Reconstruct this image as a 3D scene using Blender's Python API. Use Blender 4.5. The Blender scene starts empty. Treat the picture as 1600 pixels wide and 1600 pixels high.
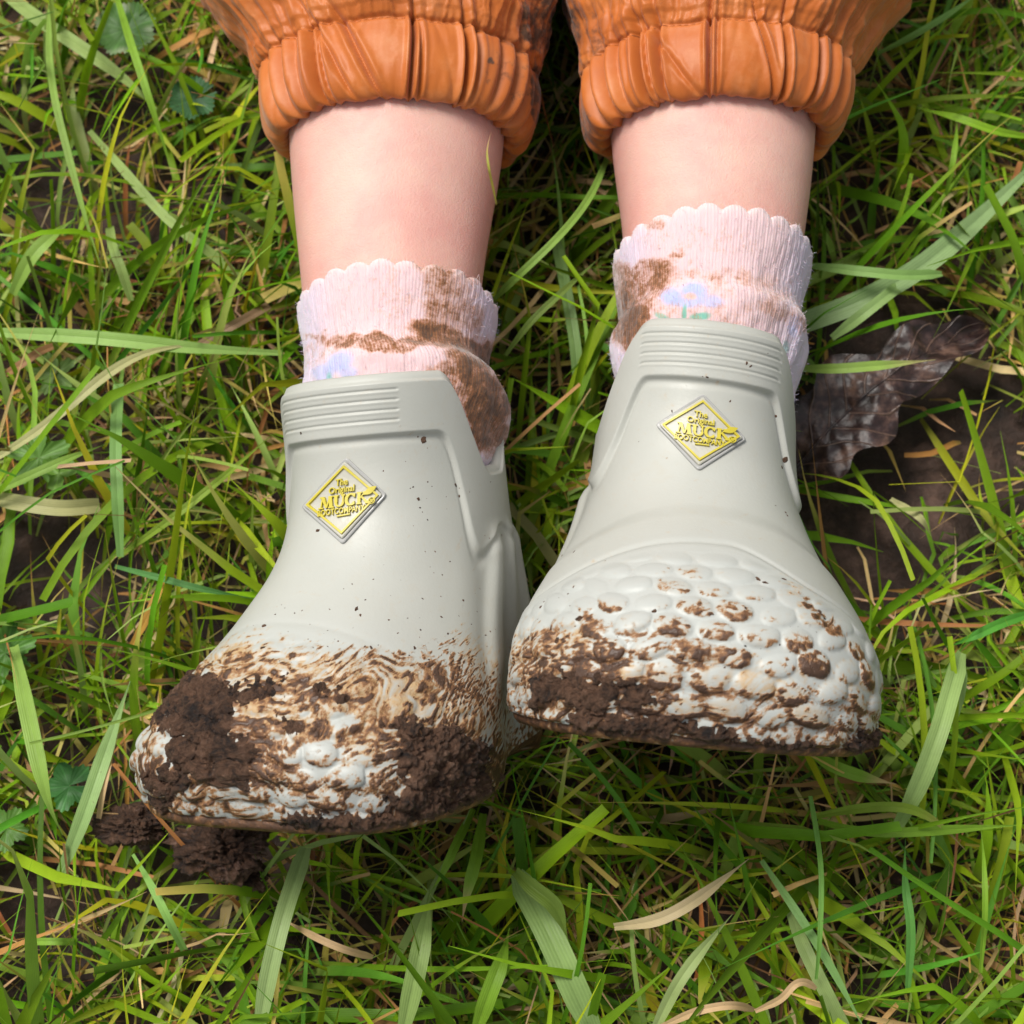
import bpy, math, random
import numpy as np
from mathutils import Vector
from mathutils.bvhtree import BVHTree

# ------------------------------------------------------------------ scene, camera, light
sc = bpy.context.scene
C = sc.collection
TAU = math.radians(17.0)            # camera leans this far from straight down
CT, ST = math.cos(TAU), math.sin(TAU)
ZOFF = 0.06 * ST
CAMZ = 0.60                         # distance of the lens from the reference plane
S0 = 0.0002 / 0.55

def F2W(p):
    """tilted reference frame (metres) -> world (ground is z = 0)"""
    p = np.asarray(p, float)
    o = np.empty_like(p)
    o[..., 0] = p[..., 0]
    o[..., 1] = CT * p[..., 1] - ST * p[..., 2]
    o[..., 2] = ST * p[..., 1] + CT * p[..., 2] + ZOFF
    return o

def W2F(w):
    w = np.asarray(w, float)
    o = np.empty_like(w)
    zz = w[..., 2] - ZOFF
    o[..., 0] = w[..., 0]
    o[..., 1] = CT * w[..., 1] + ST * zz
    o[..., 2] = -ST * w[..., 1] + CT * zz
    return o

def FP(px, py, z):
    s = S0 * (CAMZ - z)
    return np.stack(np.broadcast_arrays((px - 800.0) * s, (800.0 - py) * s, z), -1).astype(float)

def pix(f):
    s = S0 * (CAMZ - f[..., 2])
    return 800 + f[..., 0] / s, 800 - f[..., 1] / s

def G(px, py, h=0.0):
    """world point at height h above the ground seen at that spot of the photograph"""
    px = np.asarray(px, float); py = np.asarray(py, float); h = np.asarray(h, float)
    a = (px - 800) * S0; b = (800 - py) * S0
    # frame point (a*d, b*d, CAMZ-d);  ST*b*d + CT*(CAMZ-d) + ZOFF = h
    d = (CT * CAMZ + ZOFF - h) / (CT - ST * b)
    return F2W(np.stack(np.broadcast_arrays(a * d, b * d, CAMZ - d), -1))

cam = bpy.data.cameras.new("camera")
camo = bpy.data.objects.new("camera", cam); C.objects.link(camo)
CAMW = F2W(np.array([0, 0, CAMZ]))
camo.location = CAMW
camo.rotation_euler = (TAU, 0, 0)
cam.sensor_width = 36
cam.lens = 36 * 0.55 / 0.32
cam.clip_start = 0.01; cam.clip_end = 100
cam.dof.use_dof = True
cam.dof.focus_distance = 0.51
cam.dof.aperture_fstop = 19
sc.camera = camo

world = bpy.data.worlds.new("World"); sc.world = world
world.use_nodes = True
wt = world.node_tree
bg = wt.nodes["Background"]
sky = wt.nodes.new("ShaderNodeTexSky"); sky.sky_type = 'NISHITA'
SUN_EL, SUN_ROT = math.radians(60), math.radians(-48)
sky.sun_disc = False; sky.sun_elevation = SUN_EL; sky.sun_rotation = SUN_ROT
sky.dust_density = 3.0; sky.air_density = 1.0
hs = wt.nodes.new("ShaderNodeHueSaturation"); hs.inputs["Saturation"].default_value = 0.2
wt.links.new(sky.outputs[0], hs.inputs["Color"]); wt.links.new(hs.outputs[0], bg.inputs[0])
bg.inputs[1].default_value = 0.10

sun = bpy.data.lights.new("sun", 'SUN'); sun.energy = 2.7; sun.angle = math.radians(24)
sun.color = (1.0, 0.955, 0.89)
suno = bpy.data.objects.new("sun", sun); C.objects.link(suno)
sd = Vector((math.sin(SUN_ROT) * math.cos(SUN_EL), math.cos(SUN_ROT) * math.cos(SUN_EL), math.sin(SUN_EL)))
suno.rotation_euler = sd.to_track_quat('Z', 'Y').to_euler()
suno.location = (0, 0, 2)
sc.view_settings.view_transform = 'Standard'
sc.view_settings.look = 'None'
sc.view_settings.exposure = 0.47
sc.view_settings.gamma = 1
sc.view_settings.use_curve_mapping = False

# ------------------------------------------------------------------ helpers
rng = np.random.default_rng(7)
random.seed(7)

def sstep(a, b, x):
    t = np.clip((x - a) / (b - a), 0, 1)
    return t * t * (3 - 2 * t)

def table(pts, soft=0.35):
    xs = np.array([p[0] for p in pts], float); ys = np.array([p[1] for p in pts], float)
    lo, hi = xs[0], xs[-1]; pad = soft * 4
    g = np.linspace(lo - pad, hi + pad, 900)
    yy = np.interp(g, xs, ys)
    st = g[1] - g[0]; k = max(1, int(3 * soft / st))
    w = np.exp(-0.5 * (np.arange(-k, k + 1) * st / soft) ** 2); w /= w.sum()
    yy = np.convolve(np.pad(yy, k, mode='edge'), w, mode='valid')
    return lambda x: np.interp(x, g, yy)

_perm = np.random.default_rng(3).integers(0, 2 ** 31, 4096)
_gr = np.random.default_rng(4).normal(size=(4096, 3)); _gr /= np.linalg.norm(_gr, axis=1)[:, None]

def perlin(P, seed=0):
    P = np.asarray(P, float)
    sh = P.shape[:-1]; P = P.reshape(-1, 3)
    i = np.floor(P).astype(np.int64); f = P - i
    u = f * f * f * (f * (f * 6 - 15) + 10)
    out = 0
    for dx in (0, 1):
        wx = u[:, 0] if dx else 1 - u[:, 0]
        for dy in (0, 1):
            wy = u[:, 1] if dy else 1 - u[:, 1]
            for dz in (0, 1):
                wz = u[:, 2] if dz else 1 - u[:, 2]
                h = _perm[(i[:, 0] + dx + 31 * seed) & 4095]
                h = _perm[(h + i[:, 1] + dy) & 4095]
                h = _perm[(h + i[:, 2] + dz) & 4095] & 4095
                g = _gr[h]
                out = out + wx * wy * wz * ((f[:, 0] - dx) * g[:, 0] + (f[:, 1] - dy) * g[:, 1] + (f[:, 2] - dz) * g[:, 2])
    return (out * 1.5).reshape(sh)

def fbm(P, octv=4, seed=0, gain=0.5):
    a, s, o = 1.0, 0.0, 0
    for k in range(octv):
        o = o + a * perlin(P * (2.03 ** k), seed + k * 7); s += a; a *= gain
    return o / s

def new_mesh(name, V, F, mat, parent=None, smooth=True, attrs=None, uv=None, cols=None):
    """V (n,3) world; F (m,k) with k 3 or 4"""
    V = np.ascontiguousarray(V, np.float32); F = np.ascontiguousarray(F, np.int32)
    me = bpy.data.meshes.new(name)
    m, k = F.shape
    me.vertices.add(len(V)); me.vertices.foreach_set("co", V.ravel())
    me.loops.add(m * k); me.loops.foreach_set("vertex_index", F.ravel())
    me.polygons.add(m); me.polygons.foreach_set("loop_start", np.arange(m, dtype=np.int32) * k)
    me.polygons.foreach_set("use_smooth", np.full(m, smooth))
    me.update(calc_edges=True)
    if attrs:
        for n, a in attrs.items():
            at = me.attributes.new(n, 'FLOAT', 'POINT'); at.data.foreach_set("value", np.ascontiguousarray(a, np.float32).ravel())
    if cols is not None:
        at = me.attributes.new("col", 'FLOAT_COLOR', 'POINT')
        c4 = np.ones((len(V), 4), np.float32); c4[:, :3] = cols
        at.data.foreach_set("color", c4.ravel())
    if uv is not None:
        ul = me.uv_layers.new(name="UVMap")
        ul.data.foreach_set("uv", np.ascontiguousarray(uv[F.ravel()], np.float32).ravel())
    me.validate()
    ob = bpy.data.objects.new(name, me); C.objects.link(ob)
    if mat: me.materials.append(mat)
    if parent: ob.parent = parent
    return ob

def grid_faces(nr, nc, wrap=False, flip=False):
    r = np.arange(nr - 1)[:, None]; cc = np.arange(nc if wrap else nc - 1)[None, :]
    c2 = (cc + 1) % nc
    a = r * nc + cc; b = r * nc + c2; c = (r + 1) * nc + c2; d = (r + 1) * nc + cc
    F = np.stack([a, b, c, d], -1).reshape(-1, 4)
    return F[:, ::-1] if flip else F

def grid_normals(P, wrap=True):
    """normals of a (nr,nc,3) grid"""
    du = (np.roll(P, -1, 1) - np.roll(P, 1, 1)) if wrap else np.gradient(P, axis=1)
    dv = np.gradient(P, axis=0)
    n = np.cross(du, dv)
    return n / (np.linalg.norm(n, axis=-1, keepdims=True) + 1e-12)

def empty(name, label, cat, loc=(0, 0, 0), group=None):
    o = bpy.data.objects.new(name, None); C.objects.link(o); o.location = [float(v) for v in loc]
    o.empty_display_size = 0.02
    o["label"] = label; o["category"] = cat
    if group: o["group"] = group
    return o

def tag(o, label=None, cat=None, group=None, kind=None):
    if label: o["label"] = label
    if cat: o["category"] = cat
    if group: o["group"] = group
    if kind: o["kind"] = kind
    return o

def child(o, parent):
    """parent keeping the world position (parents are unrotated empties)"""
    o.parent = parent
    o.location = Vector(o.location) - Vector(parent.location)
    return o

# ------------------------------------------------------------------ materials
def mat(name):
    m = bpy.data.materials.new(name); m.use_nodes = True
    nt = m.node_tree; return m, nt, nt.nodes["Principled BSDF"]

def N(nt, t, **kw):
    n = nt.nodes.new(t)
    for k, v in kw.items():
        if k in n.inputs: n.inputs[k].default_value = v
        else: setattr(n, k, v)
    return n

def mix(nt, fac, a, b):
    n = nt.nodes.new("ShaderNodeMix"); n.data_type = 'RGBA'; n.clamp_factor = True
    def put(sock, v):
        if isinstance(v, (tuple, list)): sock.default_value = (*v[:3], 1)
        elif isinstance(v, (int, float)): sock.default_value = v
        else: nt.links.new(v, sock)
    put(n.inputs[0], fac); put(n.inputs[6], a); put(n.inputs[7], b)
    return n.outputs[2]

def math_n(nt, op, a, b=0.0, clamp=False):
    n = nt.nodes.new("ShaderNodeMath"); n.operation = op; n.use_clamp = clamp
    for s, v in ((n.inputs[0], a), (n.inputs[1], b)):
        if isinstance(v, (int, float)): s.default_value = v
        else: nt.links.new(v, s)
    return n.outputs[0]

def attr(nt, n):
    a = nt.nodes.new("ShaderNodeAttribute"); a.attribute_name = n; return a

def noise(nt, scale, detail=6, rough=0.6, vec=None, dist=0.0):
    n = nt.nodes.new("ShaderNodeTexNoise"); n.inputs["Scale"].default_value = scale
    n.inputs["Detail"].default_value = detail; n.inputs["Roughness"].default_value = rough
    n.inputs["Distortion"].default_value = dist
    if vec is None:
        tc = nt.nodes.new("ShaderNodeTexCoord"); vec = tc.outputs["Object"]
    nt.links.new(vec, n.inputs["Vector"])
    return n.outputs["Fac"]

def ramp(nt, fac, stops):
    r = nt.nodes.new("ShaderNodeValToRGB")
    el = r.color_ramp.elements
    el[0].position, el[0].color = stops[0][0], (*stops[0][1], 1)
    el[1].position, el[1].color = stops[-1][0], (*stops[-1][1], 1)
    for p, c in stops[1:-1]:
        e = el.new(p); e.color = (*c, 1)
    nt.links.new(fac, r.inputs[0]); return r.outputs[0]

def bump(nt, b, h, dist, strength=1.0, prev=None):
    n = nt.nodes.new("ShaderNodeBump"); n.inputs["Distance"].default_value = dist; n.inputs["Strength"].default_value = strength
    nt.links.new(h, n.inputs["Height"])
    if prev is not None: nt.links.new(prev, n.inputs["Normal"])
    nt.links.new(n.outputs[0], b.inputs["Normal"]); return n.outputs[0]

MUD_DARK = (0.035, 0.018, 0.010)
MUD = (0.095, 0.047, 0.025)
OCHRE = (0.50, 0.29, 0.115)

def make_rubber():
    m, nt, b = mat("grey_green_rubber")
    fine = noise(nt, 900, 4)
    mid = noise(nt, 60, 3)
    base = mix(nt, mid, (0.375, 0.383, 0.345), (0.415, 0.418, 0.38))
    toe = attr(nt, "pale").outputs["Fac"]
    base = mix(nt, toe, base, (0.395, 0.412, 0.39))
    sc_ = nt.nodes.new('ShaderNodeMapRange'); sc_.inputs[1].default_value = 0.55; sc_.inputs[2].default_value = 0.75; nt.links.new(noise(nt, 95, 8, 0.78, dist=1.5), sc_.inputs[0])
    base = mix(nt, math_n(nt, 'MULTIPLY', sc_.outputs[0], 0.35), base, (0.40, 0.355, 0.27))
    w = attr(nt, "wash").outputs["Fac"]; d = attr(nt, "dark").outputs["Fac"]
    n2 = noise(nt, 420, 5, 0.65)
    wf = math_n(nt, 'MULTIPLY', w, math_n(nt, 'ADD', math_n(nt, 'MULTIPLY', n2, 1.5), 0.2), True)
    c = mix(nt, wf, base, (0.42, 0.285, 0.145))
    df = math_n(nt, 'ADD', math_n(nt, 'MULTIPLY', math_n(nt, 'SUBTRACT', noise(nt, 620, 6, 0.7), 0.5), 0.85), d)
    mr = nt.nodes.new("ShaderNodeMapRange"); mr.inputs[1].default_value = 0.14; mr.inputs[2].default_value = 0.78
    nt.links.new(df, mr.inputs[0])
    mudc = ramp(nt, mr.outputs[0], [(0.0, (0.52, 0.32, 0.15)), (0.22, (0.40, 0.20, 0.07)), (0.45, (0.17, 0.075, 0.028)), (0.7, (0.065, 0.030, 0.015)), (1.0, (0.03, 0.015, 0.009))])
    tn = noise(nt, 300, 6, 0.7)
    mudc = mix(nt, math_n(nt, 'MULTIPLY', tn, 0.55), mudc, (0.15, 0.075, 0.04))
    cov = nt.nodes.new("ShaderNodeMapRange"); cov.inputs[1].default_value = 0.02; cov.inputs[2].default_value = 0.30
    nt.links.new(mr.outputs[0], cov.inputs[0])
    c = mix(nt, cov.outputs[0], c, mudc)
    nt.links.new(c, b.inputs["Base Color"])
    rr = math_n(nt, 'ADD', math_n(nt, 'MULTIPLY', n2, 0.25), 0.34)
    nt.links.new(rr, b.inputs["Roughness"])
    h = math_n(nt, 'ADD', math_n(nt, 'MULTIPLY', mr.outputs[0], math_n(nt, 'ADD', 0.6, noise(nt, 500, 4))), math_n(nt, 'MULTIPLY', fine, 0.12))
    bump(nt, b, h, 0.0006, 0.8)
    b.inputs["Subsurface Weight"].default_value = 0.0
    return m

def make_mud(name="wet_mud", dark=(0.014, 0.008, 0.006), light=(0.26, 0.15, 0.095)):
    m, nt, b = mat(name)
    n1 = noise(nt, 260, 9, 0.75, dist=0.8); n2 = noise(nt, 1300, 5, 0.7); n3 = noise(nt, 90, 5, 0.6)
    f = math_n(nt, 'ADD', math_n(nt, 'MULTIPLY', n1, 0.62), math_n(nt, 'MULTIPLY', n3, 0.38))
    c = ramp(nt, f, [(0.40, dark), (0.48, MUD), (0.54, (0.16, 0.080, 0.044)), (0.63, light)])
    nt.links.new(c, b.inputs["Base Color"])
    nt.links.new(math_n(nt, 'ADD', math_n(nt, 'MULTIPLY', n2, 0.6), 0.25), b.inputs["Roughness"])
    h = math_n(nt, 'ADD', n1, math_n(nt, 'MULTIPLY', n2, 0.45))
    bump(nt, b, h, 0.0038, 1.0)
    return m

def make_plain(name, col, rough=0.5, nscale=300, var=0.12, bumpd=0.0002):
    m, nt, b = mat(name)
    n = noise(nt, nscale, 4)
    c = mix(nt, n, tuple(v * (1 - var) for v in col), tuple(min(1, v * (1 + var)) for v in col))
    nt.links.new(c, b.inputs["Base Color"]); b.inputs["Roughness"].default_value = rough
    bump(nt, b, n, bumpd, 0.5)
    return m

def make_skin():
    m, nt, b = mat("skin")
    n1 = noise(nt, 38, 4, 0.6); n2 = noise(nt, 300, 5, 0.7)
    c = ramp(nt, n1, [(0.36, (0.68, 0.43, 0.35)), (0.5, (0.665, 0.39, 0.325)), (0.64, (0.64, 0.33, 0.28))])
    c = mix(nt, math_n(nt, 'MULTIPLY', n2, 0.30), c, (0.60, 0.33, 0.28))
    at = attr(nt, "side_shade_red").outputs["Fac"]
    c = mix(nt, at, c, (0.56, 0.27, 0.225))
    nt.links.new(c, b.inputs["Base Color"])
    b.inputs["Roughness"].default_value = 0.48
    b.inputs["Subsurface Weight"].default_value = 0.45
    b.inputs["Subsurface Radius"].default_value = (1.0, 0.35, 0.2)
    b.inputs["Subsurface Scale"].default_value = 0.006
    bump(nt, b, math_n(nt, 'ADD', noise(nt, 1500, 3), math_n(nt, 'MULTIPLY', noise(nt, 420, 5, 0.7), 0.8)), 0.0004, 0.5)
    return m

def make_fabric(name):
    """orange coated cloth, attribute dark holds mud and painted crease shade"""
    m, nt, b = mat(name)
    n1 = noise(nt, 30, 5, 0.6)
    c = ramp(nt, n1, [(0.3, (0.40, 0.095, 0.012)), (0.6, (0.48, 0.130, 0.017)), (0.8, (0.52, 0.165, 0.030))])
    du = nt.nodes.new('ShaderNodeMapRange'); du.inputs[1].default_value = 0.50; du.inputs[2].default_value = 0.72; nt.links.new(noise(nt, 62, 8, 0.75), du.inputs[0])
    c = mix(nt, math_n(nt, 'MULTIPLY', du.outputs[0], 0.45), c, (0.56, 0.24, 0.10))
    md = attr(nt, "dark").outputs["Fac"]
    n2 = noise(nt, 260, 7, 0.7)
    f = math_n(nt, 'ADD', math_n(nt, 'MULTIPLY', math_n(nt, 'SUBTRACT', n2, 0.5), 1.6), md)
    mr = nt.nodes.new("ShaderNodeMapRange"); mr.inputs[1].default_value = 0.45; mr.inputs[2].default_value = 0.8
    nt.links.new(f, mr.inputs[0])
    c = mix(nt, math_n(nt, 'MULTIPLY', md, 0.45), c, (0.26, 0.085, 0.03))
    c = mix(nt, mr.outputs[0], c, (0.075, 0.035, 0.018))
    nt.links.new(c, b.inputs["Base Color"])
    nt.links.new(math_n(nt, 'ADD', math_n(nt, 'MULTIPLY', mr.outputs[0], 0.40), 0.50), b.inputs["Roughness"])
    b.inputs["Sheen Weight"].default_value = 0.15; b.inputs["Specular IOR Level"].default_value = 0.36
    wv = noise(nt, 2600, 2); nn = noise(nt, 130, 6, 0.6, dist=0.6)
    h = math_n(nt, 'ADD', math_n(nt, 'MULTIPLY', wv, 0.06), nn)
    h = math_n(nt, 'ADD', h, math_n(nt, 'MULTIPLY', mr.outputs[0], 0.6))
    bump(nt, b, h, 0.0003, 0.3)
    return m

def make_knit():
    m, nt, b = mat("knitted_cotton")
    col = attr(nt, "col").outputs["Color"]
    md = attr(nt, "dark").outputs["Fac"]
    uvn = nt.nodes.new("ShaderNodeUVMap")
    sx = nt.nodes.new("ShaderNodeSeparateXYZ"); nt.links.new(uvn.outputs[0], sx.inputs[0])
    rib = math_n(nt, 'SINE', math_n(nt, 'MULTIPLY', sx.outputs[0], 2 * math.pi * 190))
    row = math_n(nt, 'SINE', math_n(nt, 'MULTIPLY', sx.outputs[1], 2 * math.pi * 75))
    ribf = math_n(nt, 'ADD', math_n(nt, 'MULTIPLY', rib, 0.5), 0.5)
    n2 = noise(nt, 700, 6, 0.75)
    n3 = noise(nt, 180, 5, 0.7)
    f = math_n(nt, 'ADD', math_n(nt, 'MULTIPLY', math_n(nt, 'SUBTRACT', n2, 0.5), 1.1), md)
    f = math_n(nt, 'ADD', f, math_n(nt, 'MULTIPLY', math_n(nt, 'SUBTRACT', n3, 0.5), 1.5))
    f = math_n(nt, 'SUBTRACT', f, math_n(nt, 'MULTIPLY', ribf, 0.14))
    mr = nt.nodes.new("ShaderNodeMapRange"); mr.inputs[1].default_value = 0.12; mr.inputs[2].default_value = 1.05
    nt.links.new(f, mr.inputs[0])
    dirt = ramp(nt, mr.outputs[0], [(0.0, (0.62, 0.34, 0.19)), (0.3, (0.46, 0.19, 0.065)), (0.6, (0.27, 0.105, 0.035)), (1.0, (0.09, 0.040, 0.018))])
    c = mix(nt, math_n(nt, 'MULTIPLY', mr.outputs[0], 1.5, True), col, dirt)
    nt.links.new(c, b.inputs["Base Color"])
    b.inputs["Roughness"].default_value = 0.95
    b.inputs["Sheen Weight"].default_value = 0.3
    b.inputs["Subsurface Weight"].default_value = 0.15
    b.inputs["Subsurface Scale"].default_value = 0.002
    h = math_n(nt, 'ADD', math_n(nt, 'MULTIPLY', ribf, 0.6), math_n(nt, 'MULTIPLY', row, 0.03))
    h = math_n(nt, 'ADD', h, math_n(nt, 'MULTIPLY', n2, 0.9))
    bump(nt, b, h, 0.0003, 0.7)
    return m

def make_grass(name="grass_blade_green"):
    m, nt, b = mat(name)
    col = attr(nt, "col").outputs["Color"]
    uvn = nt.nodes.new("ShaderNodeUVMap")
    sx = nt.nodes.new("ShaderNodeSeparateXYZ"); nt.links.new(uvn.outputs[0], sx.inputs[0])
    vein = math_n(nt, 'SINE', math_n(nt, 'MULTIPLY', sx.outputs[0], 2 * math.pi * 8))
    vf = math_n(nt, 'MULTIPLY', math_n(nt, 'ADD', vein, 1.0), 0.055)
    n1 = noise(nt, 130, 5, 0.65); n2 = noise(nt, 600, 4, 0.6)
    dk = math_n(nt, 'ADD', vf, math_n(nt, 'MULTIPLY', n1, 0.42))
    mu = nt.nodes.new("ShaderNodeMix"); mu.data_type = 'RGBA'; mu.blend_type = 'MULTIPLY'; mu.inputs[0].default_value = 1
    nt.links.new(col, mu.inputs[6])
    g = ramp(nt, dk, [(0.0, (1.3, 1.3, 1.3)), (0.6, (0.68, 0.68, 0.68))])
    nt.links.new(g, mu.inputs[7])
    sp = nt.nodes.new("ShaderNodeMapRange"); sp.inputs[1].default_value = 0.68; sp.inputs[2].default_value = 0.76
    nt.links.new(n2, sp.inputs[0])
    c = mix(nt, math_n(nt, 'MULTIPLY', sp.outputs[0], 0.5), mu.outputs[2], (0.16, 0.10, 0.05))
    nt.links.new(c, b.inputs["Base Color"]); b.inputs["Roughness"].default_value = 0.45
    b.inputs["Specular IOR Level"].default_value = 0.28
    bump(nt, b, math_n(nt, 'ADD', vein, math_n(nt, 'MULTIPLY', n2, 1.5)), 0.00005, 0.5)
    tr = nt.nodes.new("ShaderNodeBsdfTranslucent")
    nt.links.new(c, tr.inputs[0])
    ms = nt.nodes.new("ShaderNodeMixShader"); ms.inputs[0].default_value = 0.33
    out = [n for n in nt.nodes if n.type == 'OUTPUT_MATERIAL'][0]
    nt.links.new(b.outputs[0], ms.inputs[1]); nt.links.new(tr.outputs[0], ms.inputs[2]); nt.links.new(ms.outputs[0], out.inputs[0])
    return m

def make_soil():
    m, nt, b = mat("dark_wet_soil")
    n1 = noise(nt, 55, 8, 0.7); n2 = noise(nt, 420, 6, 0.7)
    c = ramp(nt, n1, [(0.35, (0.012, 0.006, 0.004)), (0.52, (0.045, 0.024, 0.017)), (0.68, (0.13, 0.075, 0.055))])
    nt.links.new(c, b.inputs["Base Color"])
    nt.links.new(math_n(nt, 'ADD', math_n(nt, 'MULTIPLY', n2, 0.6), 0.2), b.inputs["Roughness"])
    bump(nt, b, math_n(nt, 'ADD', n1, math_n(nt, 'MULTIPLY', n2, 0.35)), 0.004, 0.9)
    return m

RUBBER = make_rubber(); MUDM = make_mud(); SKIN = make_skin(); CLOTH = make_fabric("orange_waterproof_cloth")
KNIT = make_knit(); GRASS = make_grass(); SOIL = make_soil()
YELLOW = make_plain("yellow_moulded_rubber", (0.50, 0.42, 0.035), 0.42)
PALE = make_plain("pale_rubber_plate", (0.42, 0.41, 0.35), 0.42)
GREYEDGE = make_plain("clear_grey_rim", (0.36, 0.36, 0.345), 0.25)
SOLEM = RUBBER
THREAD = make_plain("brown_orange_thread", (0.30, 0.085, 0.02), 0.7)

# ------------------------------------------------------------------ rubber boots
zf_t = table([(-1, 14.0), (0, 14.5), (0.8, 15.0), (1.8, 15.2), (2.8, 14.9), (3.8, 14.0), (4.8, 12.7), (5.8, 11.35), (6.8, 10.35), (7.8, 9.75), (9, 9.45), (13, 9.45)])
zb_t = table([(-1, 0.5), (0, 0.2), (1.2, 0.0), (3, 0.15), (5, 0.9), (7, 1.8), (9, 2.2), (13, 2.1)])
wf_t = table([(-1, 4.9), (0, 5.1), (1, 5.22), (2, 5.2), (3, 4.9), (4, 4.35), (5, 3.82), (6, 3.4), (7, 3.12), (8, 3.0), (10, 2.92), (13, 2.95)])
wh_t = table([(-1, 3.0), (0, 3.1), (2, 3.25), (4, 3.15), (6, 3.0), (8, 2.95), (13, 2.95)])
nn_t = table([(-1, 3.1), (1, 3.0), (3, 2.65), (6, 2.2), (9, 2.1), (13, 2.15)])
HTOP = 11.55

def top_h(phi, late=0.0):
    a = np.abs(phi)
    s0 = 0.66 + late * (phi > 0)
    return HTOP - 3.0 * sstep(s0, 1.50 + 0.1 * (late > 0), a) * (1 if True else 0) + 3.0 * sstep(1.80, 2.5, a) - 0.25 * (1 - np.cos(np.clip(a, 0, 1.0)))

def build_boot(kind, P):
    NC, = (P['nc'],)
    q = np.linspace(-1, 1, NC, endpoint=False)
    phi = math.pi * (q - 0.45 * np.sin(math.pi * q) / math.pi)
    # rows: equal steps along the front profile, denser in the collar
    hh = np.linspace(0, HTOP, 3000); zz = zf_t(hh)
    dens = np.sqrt(1 + np.gradient(zz, hh) ** 2) * (1 + 0.7 * (hh > 9.9))
    cum = np.concatenate([[0], np.cumsum((dens[1:] + dens[:-1]) / 2)]); cum /= cum[-1]
    hrow = np.interp(np.linspace(0, 1, P['nr']), cum, hh)
    H, PH = np.meshgrid(hrow, phi, indexing='ij')
    TH = top_h(PH, P.get('late', 0.0)) + P.get('tilt', 0.0) * np.sin(PH)
    Hh = H + (TH - HTOP) * sstep(5.0, HTOP, H)
    side = P['side']
    ws, wo = P.get('wmul', (1, 1))

    def surf(Hh, PH, off=0.0):
        zf, zb = zf_t(Hh) - off, zb_t(Hh) + off
        n = nn_t(Hh) + P.get('square', 0) * sstep(3.0, 1.0, Hh)
        cs, sn = np.cos(PH), np.sin(PH)
        cz = np.sign(cs) * np.abs(cs) ** (2 / n); sx = np.sign(sn) * np.abs(sn) ** (2 / n)
        z = (zf + zb) / 2 + (zf - zb) / 2 * cz
        t = (z - zb) / (zf - zb)
        foot = sstep(8.0, 3.5, Hh)
        w = wh_t(Hh) + (wf_t(Hh) - wh_t(Hh)) * sstep(0.30, 0.72, t) - off
        mul = np.where(sx > 0, P['wr'](Hh), P['wl'](Hh))
        x = sx * w * mul
        x = x + side * foot * P.get('turn', 0.35) * sstep(0.3, 1.0, t)
        return np.stack([x, Hh, z], -1)

    B = surf(Hh, PH)
    # arc coordinates on the surface
    d = np.linalg.norm(np.roll(B, -1, 1) - B, axis=-1)
    cu = np.cumsum(d, 1) - d
    U = cu - cu[:, [NC // 2]]
    dv = np.linalg.norm(np.diff(B, axis=0), axis=-1)
    T = np.concatenate([np.zeros((1, NC)), np.cumsum(dv, 0)], 0)
    nrm = grid_normals(B)
    if (nrm[:, NC // 2, 2].mean()) < 0: nrm = -nrm
    D = np.zeros_like(Hh)
    # raised collar band and its grooves
    dt = TH - Hh
    frontf = sstep(1.9, 1.5, np.abs(PH))
    bandw = 1.62
    slope = np.gradient(top_h(phi, P.get('late', 0.0)), phi) / 3.3
    kk = np.exp(-0.5 * (np.arange(-12, 13) / 5.0) ** 2); kk /= kk.sum()
    stretch = np.convolve(np.concatenate([np.sqrt(1 + slope ** 2)[-12:], np.sqrt(1 + slope ** 2), np.sqrt(1 + slope ** 2)[:12]]), kk, mode='valid')[None]
    dp = dt / (1 + 0.75 * (stretch - 1))
    band = sstep(bandw + 0.07, bandw - 0.10, dp)
    D += (0.15 - 0.05 * sstep(1.1, 1.5, np.abs(PH))) * band - 0.03 * np.exp(-((dp - bandw - 0.12) / 0.10) ** 2)
    gm = sstep(0.74, 0.70, np.abs(PH + P.get('ribshift', 0)))
    for k in range(4):
        g = 0.30 + 0.29 * k
        D += gm * (-0.040 * np.exp(-((dt - g) / 0.030) ** 2) + 0.014 * np.exp(-((dt - g - 0.075) / 0.04) ** 2))
    D -= 0.10 * sstep(0.12, 0.0, dt)
    # toe bumper
    c1 = 1 - np.cos(np.clip(PH, -1.9, 1.9))
    hb1 = 6.0 - 2.5 * c1
    hb2 = 4.95 - 2.9 * c1 - 0.6 * side * 0.5 * (1 + side) * sstep(0.05, 0.6, PH)
    D += P.get('crease', 1) * 0.10 * sstep(hb1 + 0.28, hb1 - 0.25, Hh) * sstep(1.9, 1.4, np.abs(PH))
    D += P.get('crease2', 1) * 0.05 * sstep(hb2 + 0.10, hb2 - 0.10, Hh) * sstep(1.8, 1.3, np.abs(PH)) - P.get('crease2', 1) * 0.045 * np.exp(-((Hh - hb2 - 0.10) / 0.07) ** 2) * sstep(1.8, 1.3, np.abs(PH))
    # oval studs in staggered rows
    BP = np.zeros_like(D); SV = np.zeros_like(D); SH = np.zeros_like(D)
    RS, CSZ = 0.64, 1.08
    wu = fbm(np.stack([U * 0.42, T * 0.42, 0 * U + 31 + side], -1), 2, 81); wv = fbm(np.stack([U * 0.42, T * 0.42, 0 * U + 51 + side], -1), 2, 82)
    Uw, Tw = U + 0.32 * wu, T + 0.22 * wv + 0.012 * U ** 2
    kr = np.floor(Tw / RS)
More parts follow.
